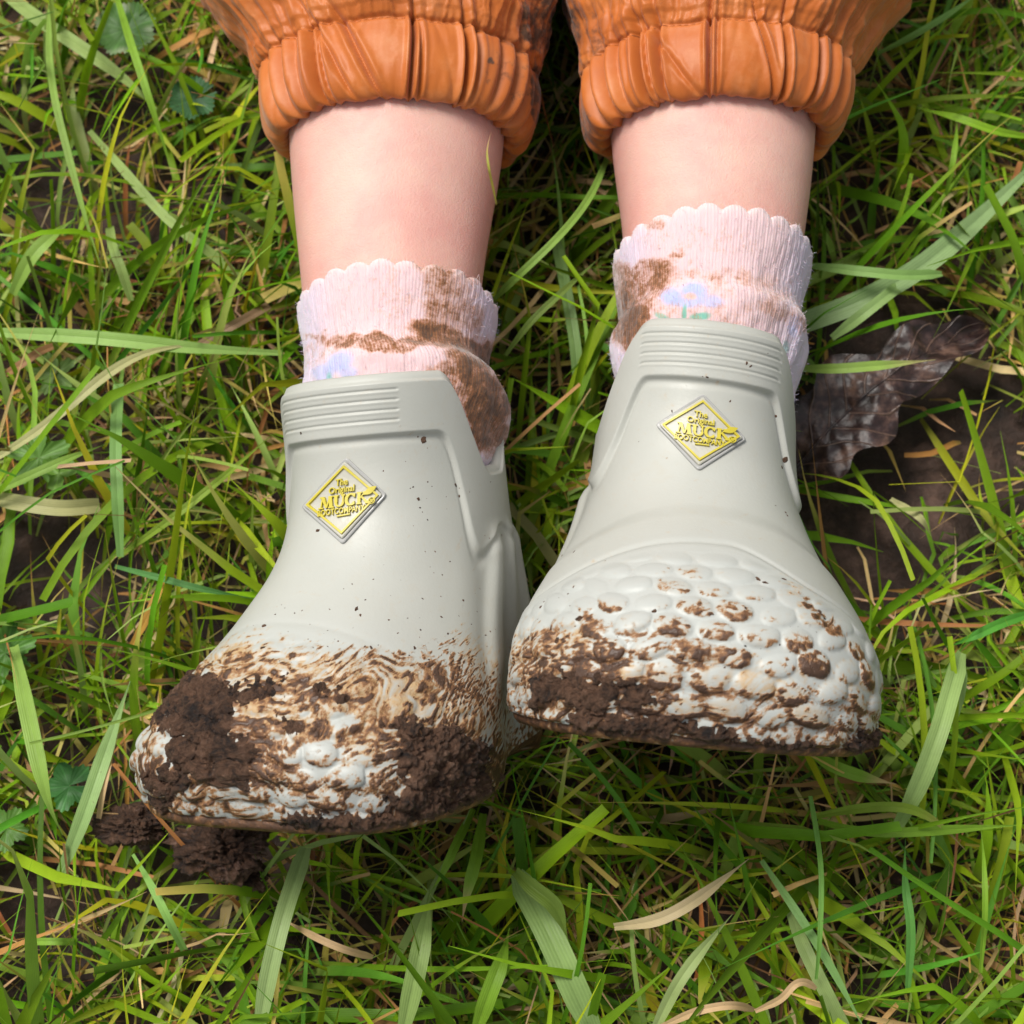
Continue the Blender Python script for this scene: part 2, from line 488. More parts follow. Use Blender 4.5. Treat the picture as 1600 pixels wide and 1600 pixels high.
    for dk in (-1, 0, 1):
        k = kr + dk
        tc = (k + 0.5) * RS
        uo = Uw / CSZ + 0.5 * (k % 2) + 0.07 * np.sin(k * 12.9)
        kc = np.round(uo)
        h1 = np.sin(kc * 78.2 + k * 37.7)
        h2 = np.sin(kc * 41.3 + k * 91.1)
        du = (uo - kc) * CSZ + 0.06 * h2; dv_ = Tw - tc - 0.06 * h1 + 0.16 * h2 * du
        e = np.abs(du / (0.51 + 0.04 * h1)) ** 2.3 + np.abs(dv_ / (0.32 + 0.03 * h2)) ** 2.2
        b_ = np.clip(1 - e, 0, 1) ** 0.6 * (0.85 + 0.25 * h1 - 0.6 * dv_)
        SV = np.where(b_ > BP, dv_ / 0.3, SV); SH = np.where(b_ > BP, h2, SH)
        BP = np.maximum(BP, b_)
    reg = sstep(hb2 - 0.15, hb2 - 0.55, Hh) * sstep(1.45, 1.15, np.abs(PH)) * sstep(0.02, 0.12, T)
    fade = 0.5 + 0.5 * sstep(hb2 - 0.6, hb2 - 2.6, Hh)
    D += 0.135 * BP * reg * fade
    BPm = BP * reg
    # ridges round the heel
    hm = sstep(1.35, 1.5, np.abs(PH)) * sstep(7.3, 6.2, Hh) * sstep(1.8, 3.4, Hh)
    aa = np.abs(PH)
    for c0 in (1.55, 1.85, 2.15, 2.5, 2.85):
        D += hm * 0.20 * np.exp(-np.abs((aa - c0 - 0.02 * (Hh - 4)) / 0.075) ** 3)
    D += 0.12 * sstep(1.40, 1.60, aa) * sstep(7.4, 6.2, Hh)
    # slight waviness of moulded rubber
    D += 0.03 * fbm(B * 0.35, 2, 5)
    Q = B + nrm * D[..., None]
    # inner wall and rounded lip
    topn = nrm[-1].copy(); topn[:, 1] = 0; topn /= np.linalg.norm(topn, axis=1)[:, None]
    rows = []
    th = 0.20
    for a in np.linspace(0.25, 1, 5) * math.pi:
        rows.append(Q[-1] - topn * (th * (1 - math.cos(a))) + np.array([0, 1, 0]) * (th * 0.9 * math.sin(a)))
    for dn in np.linspace(0.4, 5.0, 9):
        rows.append(Q[-1] - topn * (2 * th + 0.05 * dn) - np.array([0, 1, 0]) * dn)
    # below h=0 the upper closes under the sole
    low = []
    cen = Q[0].mean(0)
    for k in (0.9, 0.5):
        r = cen + (Q[0] - cen) * k; r[:, 1] = Q[0][:, 1] - 0.05; low.append(r)
    Qa = np.concatenate([np.array(low[::-1]), Q, np.array(rows)], 0) * 0.01
    nl, nt_ = len(low), len(rows)

    # place in the tilted frame
    def place(A):
        A = A.copy()
        A[..., 1] -= P['piv'][1]; A[..., 2] -= P['piv'][2]
        yw, pt, rl = (math.radians(v) for v in P['rot'])
        x, y, z = A[..., 0], A[..., 1], A[..., 2]
        x, z = x * math.cos(yw) + z * math.sin(yw), -x * math.sin(yw) + z * math.cos(yw)
        y, z = y * math.cos(pt) + z * math.sin(pt), -y * math.sin(pt) + z * math.cos(pt)
        x, y = x * math.cos(rl) - y * math.sin(rl), x * math.sin(rl) + y * math.cos(rl)
        return np.stack([x, y, z], -1) + P['loc']
    Fr = place(Qa)
    full = lambda a: np.concatenate([np.repeat(a[:1], nl, 0), a, np.repeat(a[-1:], nt_, 0)], 0)
    return dict(Fr=Fr, nl=nl, nt=nt_, place=place, surf=surf, U=full(U), T=full(T), BP=full(BPm), SV=full(SV), SH=full(SH), H=full(Hh), PH=full(PH),
                DT=full(dt), hb1=full(hb1), hb2=full(hb2), phi=phi, outer=(nl, nl + len(hrow)), NC=NC)

one = lambda h: np.ones_like(h)
# image-left boot (the right foot) and image-right boot (the left foot)
PL = dict(nc=560, nr=330, side=-1, rot=(-25, -5, 3), piv=(0, 0.06, 0.057), loc=np.array([-0.034, -0.0145, 0.052]),
          square=0.9, crease=0.0, crease2=0.3, late=0.36, tilt=0.22, ribshift=0.12, wl=table([(-1, 0.98), (1.5, 0.965), (3, 0.87), (4.5, 0.79), (6, 0.84), (8, 0.98), (13, 1.07)]), wr=table([(-1, 0.97), (2, 0.97), (4, 1.0), (7, 1.06), (13, 1.08)]))
PR = dict(nc=560, nr=330, side=1, turn=0.1, tilt=-0.12, rot=(0, 3, -5), piv=(0, 0.06, 0.057), loc=np.array([0.0545, -0.003, 0.052]),
          wl=table([(-1, 1.0), (13, 1.0)]), wr=table([(-1, 1.0), (13, 1.0)]))

def blobs(px, py, lst):
    o = np.zeros_like(px)
    for cx, cy, rx, ry, rot, s in lst:
        a = math.radians(rot); dx, dy = px - cx, py - cy
        u = dx * math.cos(a) + dy * math.sin(a); v = -dx * math.sin(a) + dy * math.cos(a)
        e = np.sqrt((u / rx) ** 2 + (v / ry) ** 2)
        o = np.maximum(o, s * sstep(1.35, 0.65, e))
    return o

def boot_object(P, root, wash_b, dark_b, thick_b, studs, seed, clean=None):
    R = build_boot('', P)
    Fr = R['Fr']; nr, nc = Fr.shape[:2]
    px, py = pix(Fr)
    U, T, BP = R['U'], R['T'], R['BP']
    front = np.cos(R['PH']) > -0.15
    n_a = fbm(np.stack([U * 0.9, T * 0.9, 0 * U + seed], -1), 4, seed)
    warp = fbm(np.stack([U * 0.45, T * 0.45, 0 * U + seed + 9], -1), 3, seed + 1)
    tw = 1.1 * fbm(np.stack([U * 0.22, T * 0.22, 0 * U + seed + 4], -1), 2, seed + 12)
    ua, ub = U * np.cos(tw) + T * np.sin(tw), -U * np.sin(tw) + T * np.cos(tw)
    strk = fbm(np.stack([ua * 1.9 + 3 * warp, ub * 6.0 + 6.0 * warp, 0 * U + 3 + seed], -1), 5, seed + 2, 0.6)
    fine = fbm(np.stack([U * 5, T * 5, 0 * U + 5 + seed], -1), 4, seed + 3)
    jx, jy = px + 38 * n_a + 14 * fine, py + 38 * warp + 14 * fine
    wash = blobs(jx, jy, wash_b); dark = blobs(jx, jy, dark_b)
    wash = np.clip(wash * (0.95 + 0.9 * strk + 0.5 * n_a), 0, 1) * front
    if clean:
        cl = blobs(px + 16 * n_a + 12 * fine, py + 14 * warp + 12 * fine, clean)
        wash = wash * (1 - 0.9 * cl); dark = dark * (1 - 0.85 * cl)
    wash = sstep(0.22, 1.0, wash + 0.9 * strk + 0.45 * fine)
    line = sstep(0.10, 0.32, strk + 0.25 * fine)
    dk = dark * (0.40 + 1.5 * strk + 0.35 * fine + 0.6 * n_a) + 0.34 * wash * line
    if studs:
        st = blobs(jx, jy, studs)
        dk = np.maximum(dk, st * sstep(0.15, 0.5, BP) * (0.26 + 0.34 * R['SH'] - 0.30 * R['SV'] + 1.1 * fine + 1.3 * strk))
        wash = np.maximum(wash, st * sstep(0.2, 0.6, BP) * (0.30 + 0.3 * R['SH'] - 0.3 * R['SV'] + 0.8 * fine + 0.8 * strk)) * front
        low = sstep(2.2, 1.2, T) * sstep(940, 1010, px)
        dk = dk - low * (0.55 * sstep(0.25, 0.7, BP) * (R['SV'] > -0.35) - 0.10)
    dk = np.clip(dk, 0, 1) * front
    # stray smears near the sole rim all round
    rim = sstep(1.2, 0.2, R['H']) * (0.35 + 1.3 * fine + 0.7 * strk)
    dk = np.maximum(dk, np.clip(rim, 0, 1) * 0.75)
    back = (~front) * sstep(4.5, 1.5, R['H']) * (0.30 + 1.3 * fine + 0.8 * strk)
    dk = np.maximum(dk, np.clip(back, 0, 1) * 0.8)
    pale = sstep(R['hb2'] + 0.9, R['hb2'] - 0.9, R['H']) * 0.9
    V = F2W(Fr) - np.array(root.location)
    Fc = grid_faces(nr, nc, wrap=True)
    # orientation check
    nrm = grid_normals(Fr)
    if nrm[R['outer'][0] + 50, nc // 2, 2] < 0:
        nrm = -nrm; Fc = Fc[:, ::-1]
    ob = new_mesh("boot_upper", V.reshape(-1, 3), Fc, RUBBER, root,
                  attrs=dict(wash=wash, dark=dk, pale=pale))
    # caked mud: lumps standing proud of the rubber
    th = blobs(px + 45 * n_a + 22 * fine, py + 45 * warp + 22 * fine, thick_b) * front
    lump = fbm(np.stack([U * 2.2, T * 2.2, 0 * U + 11 + seed], -1), 5, seed + 5)
    crumb = fbm(np.stack([U * 9, T * 9, 0 * U + 17 + seed], -1), 4, seed + 6)
    fib = fbm(np.stack([ua * 3, ub * 11, 0 * U + 23 + seed], -1), 4, seed + 9, 0.65)
    ht = (sstep(0.36, 0.72, th + 0.75 * lump + 0.55 * fine + 0.25 * fib) * th) * (0.0009 + 0.0013 * np.clip(0.5 + 1.2 * lump, 0, 1.3) + 0.0015 * crumb + 0.0016 * fib)
    ht = np.where(th > 0.05, ht, 0) - 0.00025
    ht[:R["outer"][0]] = -0.0003; ht[R["outer"][1]:] = -0.0003
    idx = ht > -0.0001
    # soft dilate so the edge dives into the rubber
    fa = idx.ravel()[Fc].any(1)
    Fm = Fc[fa]
    used, inv = np.unique(Fm.ravel(), return_inverse=True)
    Pm = (Fr + nrm * ht[..., None]).reshape(-1, 3)[used]
    # crumbly sideways jitter
    Pm = Pm + 0.0006 * np.stack([crumb.ravel()[used], fine.ravel()[used], 0 * used], -1)
    if len(Fm):
        new_mesh("caked_mud", F2W(Pm) - np.array(root.location), inv.reshape(Fm.shape), MUDM, root)["kind"] = "stuff"
    # sole
    ph = R['phi'][::4]
    rows = []
    for h, off in ((0.02, 0.10), (0.03, 0.02), (-0.03, -0.03), (-0.20, 0.0), (-0.32, 0.12), (-0.36, 0.5), (-0.36, 2.2)):
        s_ = R['surf'](np.zeros_like(ph) + 0.0, ph, off)
        s_[:, 1] = h - 0.35 * sstep(1.9, 2.6, np.abs(ph)) * (h < -0.3) * 2
        rows.append(s_)
    A = np.array(rows) * 0.01
    SF = R['place'](A)
    sf = grid_faces(len(rows), len(ph), wrap=True)
    sn = grid_normals(SF)
    if sn[3, len(ph) // 2, 2] < 0: sf = sf[:, ::-1]
    f2 = fbm(SF * 520, 5, seed + 8, 0.65)
    new_mesh("sole", F2W(SF).reshape(-1, 3) - np.array(root.location), sf, RUBBER, root,
             attrs=dict(wash=np.clip(0.6 + f2, 0, 1), dark=np.clip(0.52 + 0.9 * f2, 0, 1), pale=np.ones(SF.shape[:2])))
    # ray-cast helper for badge and specks
    o0, o1 = R['outer']
    sub = Fr[o0:o1:2]
    sub = sub[:, ::2]
    bv = BVHTree.FromPolygons(sub.reshape(-1, 3).tolist(), grid_faces(sub.shape[0], sub.shape[1], True).tolist())
    coarse = Fr[::8, ::8]
    return R, bv, coarse

CAMF = Vector((0, 0, CAMZ))
def hit(bv, px, py):
    t = FP(px, py, 0.0)
    d = (Vector(t) - CAMF).normalized()
    p, n, i, _ = bv.ray_cast(CAMF, d)
    if p is None: return None, None
    if n.dot(d) > 0: n = -n
    return np.array(p), np.array(n)

boots_group = "muddy rubber boots worn by the child"
LB = empty("rubber_boot", "left rubber boot with its toe turned outward and caked in thick brown mud", "boot", F2W(np.array([-0.03, -0.075, 0.0])), boots_group)
RB = empty("rubber_boot", "right rubber boot with its studded toe cap uncovered and mud streaks along the lower edge", "boot", F2W(np.array([0.058, -0.065, 0.0])), boots_group)

L_wash = [(540, 1100, 260, 85, 8, 1.0), (470, 1220, 270, 75, 0, 0.75), (300, 1140, 80, 90, 0, 0.8), (600, 1060, 120, 34, 20, 0.7), (735, 1070, 50, 80, 0, 0.55), (430, 1050, 110, 34, -15, 0.7)]
L_dark = [(310, 1140, 75, 95, -15, 1.15), (690, 1205, 120, 90, 0, 1.2), (420, 1180, 150, 55, -10, 0.95), (560, 1272, 240, 32, -4, 1.25),
          (450, 1240, 220, 40, 0, 0.85), (520, 1110, 120, 55, 15, 0.85), (710, 1090, 80, 70, 35, 0.80), (270, 1240, 70, 60, 60, 0.95), (600, 1050, 150, 34, 12, 0.62), (430, 1045, 100, 28, -15, 0.65), (480, 1170, 70, 45, 0, 0.9)]
L_thick = [(310, 1120, 55, 60, 0, 0.95), (335, 1185, 80, 42, 0, 0.9), (395, 1085, 62, 16, -25, 0.8), (290, 1075, 14, 30, 10, 0.7), (690, 1190, 75, 55, 10, 0.95), (705, 1250, 90, 40, -6, 1.0), (560, 1285, 130, 18, -3, 0.9), (530, 1080, 30, 13, 5, 0.7), (262, 1225, 26, 30, 50, 0.75), (460, 1135, 34, 12, -5, 0.6), (650, 1140, 50, 20, 10, 0.6)]
R_wash = [(900, 1060, 110, 80, 20, 0.9), (1050, 1080, 220, 70, 0, 0.6), (1330, 1110, 50, 70, 0, 0.5), (1265, 950, 60, 30, 50, 0.35), (850, 1030, 50, 60, 0, 0.7)]
R_dark = [(900, 1080, 100, 65, 22, 1.25), (1010, 1105, 180, 48, 3, 1.1), (1150, 1148, 240, 24, 3, 1.2), (1340, 1140, 40, 34, 0, 1.0), (1010, 1020, 120, 42, 8, 0.72), (1190, 1112, 190, 36, 4, 0.72), (1285, 965, 50, 10, 45, 0.7), (860, 1010, 40, 40, 20, 0.7), (905, 970, 14, 12, 0, 1.3)]
R_thick = [(985, 1090, 60, 26, 8, 0.72), (900, 1090, 60, 30, 25, 0.72), (1010, 1138, 150, 14, 4, 0.8), (1350, 1158, 26, 12, 0, 0.9), (840, 1080, 24, 30, 0, 0.7), (1180, 1160, 120, 8, 3, 0.7)]
R_studs = [(1120, 1060, 270, 80, 5, 1.0), (990, 985, 140, 45, 0, 0.6), (1290, 1070, 80, 70, 0, 0.85), (1060, 905, 24, 18, 0, 0.5), (1120, 965, 100, 40, 0, 0.75)]
RL, bvL, cL = boot_object(PL, LB, L_wash, L_dark, L_thick, [(470, 1240, 200, 50, 0, 0.8)], 21,
    [(500, 1190, 34, 36, 20, 1), (372, 1240, 46, 17, 0, 1), (455, 1262, 80, 16, 4, 1), (535, 1125, 22, 14, 0, 1), (560, 1255, 40, 16, -15, 1), (610, 1235, 18, 22, 0, 0.8), (330, 1275, 60, 12, 8, 0.9), (265, 1170, 18, 26, 0, 0.9), (560, 1210, 26, 20, 0, 0.8)])
RR, bvR, cR = boot_object(PR, RB, R_wash, R_dark, R_thick, R_studs, 43,
    [(1070, 1070, 40, 20, 0, 1), (1150, 1100, 60, 14, 0, 0.8), (1100, 1135, 50, 10, 0, 0.8), (1230, 1140, 70, 12, 0, 0.9), (960, 1010, 40, 16, 0, 0.8), (1290, 1110, 40, 26, 0, 0.8)])

# ------------------------------------------------------------------ badges
def wrap_mesh(bv, px, py, lift):
    """push points given in photograph pixels onto the boot, lifted along its normal"""
    out = np.zeros((len(px), 3))
    for i in range(len(px)):
        p, n = hit(bv, px[i], py[i])
        if p is None: p, n = out[i - 1], np.array([0, 0, 1.0])
        out[i] = p + n * lift[i]
    return F2W(out)

def badge(root, bv, cen, ua, va):
    cen, ua, va = (np.array(v, float) for v in (cen, ua, va))
    to = lambda a, b: (cen[0] + ua[0] * a + va[0] * b, cen[1] + ua[1] * a + va[1] * b)
    loc = np.array(root.location)
    # diamond plates as a rounded rim, stepped
    def plate(name, size, rad, rings, mt, par):
        n = 64
        corners = [(0, size), (size, 0), (0, -size), (-size, 0)]
        prof = []
        for k in range(4):
            c = np.array(corners[k]); p = np.array(corners[k - 1]); q = np.array(corners[(k + 1) % 4])
            d1 = (p - c) / np.linalg.norm(p - c); d2 = (q - c) / np.linalg.norm(q - c)
            for t in np.linspace(0, 1, 6):
                prof.append(c + rad * (d1 * (1 - t) ** 2 + d2 * t ** 2))
            for t in np.linspace(0.1, 0.9, 8):
                prof.append((c + d2 * rad) * (1 - t) + (q - d2 * rad) * t)
        prof = np.array(prof)
        A, L = [], []
        for sc_, lf in rings:
            A.append(prof * sc_); L.append(np.full(len(prof), lf))
        A = np.array(A); L = np.array(L)
        px_, py_ = to(A[..., 0].ravel(), A[..., 1].ravel())
        V = wrap_mesh(bv, px_, py_, L.ravel()) - loc
        F = grid_faces(len(rings), len(prof), True)
        return new_mesh(name, V, F, mt, par, smooth=False)
    bd = plate("badge", 1.04, 0.10, [(1.03, -0.0002), (1.02, 0.0007), (0.99, 0.0009), (0.93, 0.0008), (0.92, 0.0002)], GREYEDGE, root)
    plate("badge_plate", 0.96, 0.05, [(1.0, 0.0), (0.99, 0.0013), (0.96, 0.00155), (0.85, 0.0015), (0.6, 0.0014), (0.3, 0.0014), (0.02, 0.0014)], PALE, bd)
    plate("badge_border", 0.865, 0.02, [(1.0, 0.0013), (0.995, 0.0021), (0.92, 0.0021), (0.905, 0.0013)], YELLOW, bd)
    # lettering
    def glyph_mesh(text, w, h, x0, y0, bold=0.012, slant=0.0):
        cu = bpy.data.curves.new("t", 'FONT'); cu.body = text; cu.extrude = 0.5; cu.offset = bold
        cu.resolution_u = 4; cu.size = 1.0
        o = bpy.data.objects.new("t", cu); C.objects.link(o)
        dg = bpy.context.evaluated_depsgraph_get(); dg.update()
        me = bpy.data.meshes.new_from_object(o.evaluated_get(dg))
        v = np.empty(len(me.vertices) * 3, np.float32); me.vertices.foreach_get("co", v); v = v.reshape(-1, 3)
        me.calc_loop_triangles()
        f = np.empty(len(me.loop_triangles) * 3, np.int32); me.loop_triangles.foreach_get("vertices", f); f = f.reshape(-1, 3)
        bpy.data.objects.remove(o); bpy.data.meshes.remove(me); bpy.data.curves.remove(cu)
        mn, mx = v.min(0), v.max(0)
        v = v.astype(float)
        v[:, 0] = (v[:, 0] - mn[0]) / (mx[0] - mn[0]) * w + x0
        v[:, 1] = (v[:, 1] - mn[1]) / (mx[1] - mn[1]) * h + y0
        v[:, 0] += slant * (v[:, 1] - y0)
        return v, f
    parts = [glyph_mesh("The", 0.29, 0.17, -0.17, 0.36, 0.018), glyph_mesh("Original", 0.60, 0.21, -0.32, 0.135, 0.018),
             glyph_mesh("BOOTCOMPANY", 1.12, 0.155, -0.575, -0.35, 0.016), glyph_mesh("R", 0.08, 0.09, 0.655, -0.165, 0.03)]
    # MUCK in slab-serif strokes
    boxes = []
    def quad(x1, y1, x2, y2, t1, t2=None):
        t2 = t1 if t2 is None else t2
        boxes.append(np.array([(x1 - t1, y1), (x1 + t1, y1), (x2 + t2, y2), (x2 - t2, y2)]))
    def serif(x, y, w): boxes.append(np.array([(x - w, y - 0.017), (x + w, y - 0.017), (x + w, y + 0.017), (x - w, y + 0.017)]))
    yb, yt = -0.155, 0.115
    quad(-0.50, yb, -0.46, yt, 0.014); quad(-0.37, yb, -0.455, yt, 0.02, 0.042); quad(-0.37, yb, -0.285, yt, 0.02, 0.016); quad(-0.255, yb, -0.285, yt, 0.04)
    serif(-0.50, yb, 0.055); serif(-0.475, yt, 0.05); serif(-0.255, yb, 0.065); serif(-0.27, yt, 0.05)
    def arc(cx, cy, rx, ry, a0, a1, tk, n=14):
        aa = np.linspace(math.radians(a0), math.radians(a1), n)
        for i in range(n - 1):
            tt = [tk * (0.35 + 0.65 * abs(math.cos(a))) for a in (aa[i], aa[i + 1])]
            pts = []
            for a, s_ in ((aa[i], 1 - tt[0] / rx), (aa[i], 1 + tt[0] / rx), (aa[i + 1], 1 + tt[1] / rx), (aa[i + 1], 1 - tt[1] / rx)):
                pts.append((cx + rx * math.cos(a) * s_, cy + ry * math.sin(a) * s_))
            boxes.append(np.array(pts))
    quad(-0.145, -0.05, -0.145, yt, 0.036); quad(0.025, -0.05, 0.025, yt, 0.017); arc(-0.06, -0.05, 0.085, 0.105, 180, 360, 0.028)
    serif(-0.145, yt, 0.06); serif(0.025, yt, 0.045)
    arc(0.205, -0.02, 0.105, 0.135, 40, 320, 0.036, 20); quad(0.29, 0.03, 0.30, 0.12, 0.014); quad(0.285, -0.12, 0.285, -0.07, 0.012)
    quad(0.40, yb, 0.40, yt, 0.036); quad(0.43, -0.02, 0.53, yt, 0.016); quad(0.60, yb, 0.465, 0.01, 0.045, 0.03)
    serif(0.40, yb, 0.06); serif(0.40, yt, 0.06); serif(0.60, yb, 0.055); serif(0.525, yt, 0.04)
    # underline, ring of the mark, leaf on the K
    boxes.append(np.array([(-0.12, -0.42), (0.20, -0.405), (0.20, -0.375), (-0.10, -0.385)]))
    arc(0.695, -0.12, 0.072, 0.078, 0, 360, 0.014, 18)
    lt = np.linspace(0, 1, 9)
    for i in range(8):
        f0, f1 = (math.sin(math.pi * lt[i]) * 0.07, math.sin(math.pi * lt[i + 1]) * 0.07)
        x0_, x1_ = 0.50 + 0.30 * lt[i], 0.50 + 0.30 * lt[i + 1]
        y0_, y1_ = 0.05 + 0.17 * lt[i], 0.05 + 0.17 * lt[i + 1]
        boxes.append(np.array([(x0_ + f0 * 0.5, y0_ - f0), (x1_ + f1 * 0.5, y1_ - f1), (x1_ - f1 * 0.5, y1_ + f1), (x0_ - f0 * 0.5, y0_ + f0)]))
    for bx in boxes:
        v = np.concatenate([np.c_[bx, np.full(4, -0.5)], np.c_[bx, np.full(4, 0.5)]])
        f = np.array([(4, 5, 6), (4, 6, 7), (0, 1, 5), (0, 5, 4), (1, 2, 6), (1, 6, 5), (2, 3, 7), (2, 7, 6), (3, 0, 4), (3, 4, 7)])
        parts.append((v, f))
    names = ["word", "word", "word", "mark"]
    # one mesh of raised lettering
    Vs, Fs, o = [], [], 0
    for v, f in parts:
        px_, py_ = to(v[:, 0], v[:, 1] * 1.0)
        Vs.append(wrap_mesh(bv, px_, py_, np.where(v[:, 2] > 0, 0.0022, 0.0012))); Fs.append(f + o); o += len(v)
    new_mesh("lettering", np.concatenate(Vs) - loc, np.concatenate(Fs), YELLOW, bd, smooth=False)

badge(LB, bvL, (539, 783), (62, -9.5), (2.5, -65))
badge(RB, bvR, (1095, 676), (66, 11), (3.5, -57.5))

def blob_mesh(cs, rs, ns, seed):
    """flattened little mud lumps: centres, radii, normals"""
    Vs, Fs, o = [], [], 0
    n1, n2 = 5, 9
    r = np.random.default_rng(seed)
    for c, R_, n in zip(cs, rs, ns):
        n = n / np.linalg.norm(n)
        a = np.cross(n, r.normal(size=3)); a /= np.linalg.norm(a); b = np.cross(n, a)
        el = r.uniform(0.45, 1.0)
        rows = []
        jit = r.uniform(0.65, 1.3, n2)
        for i in range(n1):
            t = i / (n1 - 1) * math.pi / 2
            ang = np.arange(n2) / n2 * 2 * math.pi
            rr = R_ * math.cos(t) * jit
            rows.append(c + np.outer(rr * np.cos(ang), a) + np.outer(rr * np.sin(ang) * el, b) + n * (R_ * 0.38 * math.sin(t) - 0.0001))
        Vs.append(np.concatenate(rows)); Fs.append(grid_faces(n1, n2, True) + o); o += n1 * n2
    return np.concatenate(Vs), np.concatenate(Fs)

def specks(root, bv, lst, seed):
    cs, rs, ns = [], [], []
    for px_, py_, r_ in lst:
        p, n = hit(bv, px_, py_)
        if p is None: continue
        cs.append(p); rs.append(r_ * 0.00017); ns.append(n)
    V, F = blob_mesh(cs, rs, ns, seed)
    o = new_mesh("mud_splashes", F2W(V) - np.array(root.location), F, MUDM, root)
    o["kind"] = "stuff"

r2 = np.random.default_rng(5)
spL = [(662, 687, 6.5), (712, 758, 5), (654, 780, 3.5), (653, 683, 2), (668, 700, 2), (496, 829, 4), (557, 951, 5.5), (563, 961, 3.5), (515, 952, 2.5), (571, 937, 2.5), (412, 978, 5), (410, 1012, 5), (322, 1042, 7),
       (470, 677, 3.5), (660, 800, 2), (668, 812, 2.5), (724, 938, 3), (660, 935, 3), (680, 862, 2.5), (691, 898, 2.5), (672, 886, 2), (784, 836, 3), (583, 905, 2.5), (430, 960, 2.5), (445, 950, 2), (440, 945, 2), (700, 990, 3.5), (708, 998, 3), (648, 1012, 4), (512, 985, 2), (537, 920, 2), (678, 895, 2), (675, 760, 2), (641, 763, 2), (580, 1012, 4), (570, 1010, 3)]
spL += [(r2.normal(690, 70), r2.normal(880, 120), r2.uniform(0.8, 2.6)) for _ in range(75)]
spL += [(r2.normal(560, 110), r2.normal(1000, 26), r2.uniform(0.8, 2.4)) for _ in range(70)]
spL += [(r2.normal(735, 26), r2.normal(1045, 40), r2.uniform(1.0, 3.0)) for _ in range(90)]
spL += [(r2.normal(440, 50), r2.normal(960, 30), r2.uniform(0.8, 1.9)) for _ in range(25)]
spR = [(1173, 572, 4), (1167, 568, 3), (1141, 627, 3), (1212, 650, 4), (1227, 718, 7), (1222, 730, 4), (1050, 643, 3), (998, 690, 2), (1105, 590, 3), (1098, 589, 2), (1200, 552, 2), (1212, 790, 2.5), (1228, 801, 3.5), (1230, 805, 3),
       (897, 862, 3.5), (878, 868, 3), (896, 917, 3), (905, 966, 7), (845, 948, 4), (850, 940, 3), (1185, 905, 6), (1195, 910, 5), (1225, 905, 5), (1283, 960, 5), (1280, 955, 5), (1288, 966, 4), (1165, 950, 4), (870, 1000, 6), (1022, 955, 4)]
spR += [(r2.normal(1200, 50), r2.normal(880, 60), r2.uniform(0.8, 1.6)) for _ in range(20)]
spR += [(r2.normal(880, 50), r2.normal(960, 50), r2.uniform(0.9, 2.4)) for _ in range(45)]
spR += [(r2.uniform(840, 1340), r2.normal(1010, 50), r2.uniform(0.9, 2.2)) for _ in range(60)]
specks(LB, bvL, spL, 1); specks(RB, bvR, spR, 2)

# ------------------------------------------------------------------ the child: legs, trousers, socks
BETA = math.radians(20)
def zc_of(py):
    y = (800 - py) * 0.0002
    return np.clip(0.062 - 0.36 * np.maximum(y, -0.02), 0.012 - 0.30 * np.maximum(y - 0.14, 0), 1)

def tube(rings, nc, tt=None, nr=200, soft=0.25, dz=0.0, beta=BETA):
    """rings (centre px, side py, half width px) -> ring frames; lengths along the profile are in hundreds of pixels"""
    A = np.array(rings, float)
    s = np.concatenate([[0], np.cumsum(np.hypot(np.diff(A[:, 1]), np.diff(A[:, 2])))]) / 100
    t = np.linspace(0, s[-1], nr) if tt is None else tt(s)
    cx, cy, hw = [table2(s, A[:, j], soft, t) for j in range(3)]
    zc = zc_of(cy) + dz
    th = np.arange(nc) / nc * 2 * math.pi - math.pi / 2
    TH, CX = np.meshgrid(th, cx); _, CY = np.meshgrid(th, cy); _, HW = np.meshgrid(th, hw); _, ZC = np.meshgrid(th, zc)
    ctr = FP(CX, CY, ZC)
    r = HW * S0 * (CAMZ - ZC)
    ex = np.zeros_like(ctr); ex[..., 0] = 1
    en = np.zeros_like(ctr); en[..., 1] = math.sin(beta); en[..., 2] = math.cos(beta)
    ax = np.zeros_like(ctr); ax[..., 1] = -math.cos(beta); ax[..., 2] = math.sin(beta)
    return ctr, r, ex, en, ax, TH, np.broadcast_to(t[:, None], TH.shape)

def table2(xs, ys, soft, t):
    """smoothed interpolation that keeps the ends"""
    g = np.linspace(xs[0], xs[-1], 6000); yy = np.interp(g, xs, ys)
    st = g[1] - g[0]; k = max(1, int(3 * soft / st))
    w = np.exp(-0.5 * (np.arange(-k, k + 1) * st / soft) ** 2); w /= w.sum()
    yp = np.concatenate([2 * yy[0] - yy[k:0:-1] if k < len(yy) else np.full(k, yy[0]), yy, 2 * yy[-1] - yy[-2:-k - 2:-1]])
    return np.interp(t, g, np.convolve(yp, w, mode='valid'))

def tube_pts(T_, rad_add=0, ax_add=0, dep=0.9):
    ctr, r, ex, en, ax, TH, V_ = T_
    rr = r + rad_add
    return ctr + ex * (np.cos(TH) * rr)[..., None] + en * (np.sin(TH) * rr * dep)[..., None] + ax * np.broadcast_to(ax_add, TH.shape)[..., None]

def orient(P):
    n = grid_normals(P)
    F = grid_faces(P.shape[0], P.shape[1], True)
    c = P.shape[1] // 2
    return (F, n) if n[P.shape[0] // 2, c, 2] > 0 else (F[:, ::-1], -n)

person = empty("person", "child lying on the grass in orange waterproof trousers and pink scalloped socks, bare shins", "person", F2W(np.array([0.01, 0.12, 0.0])))
PLOC = np.array(person.location)
occl = [cL, cR]

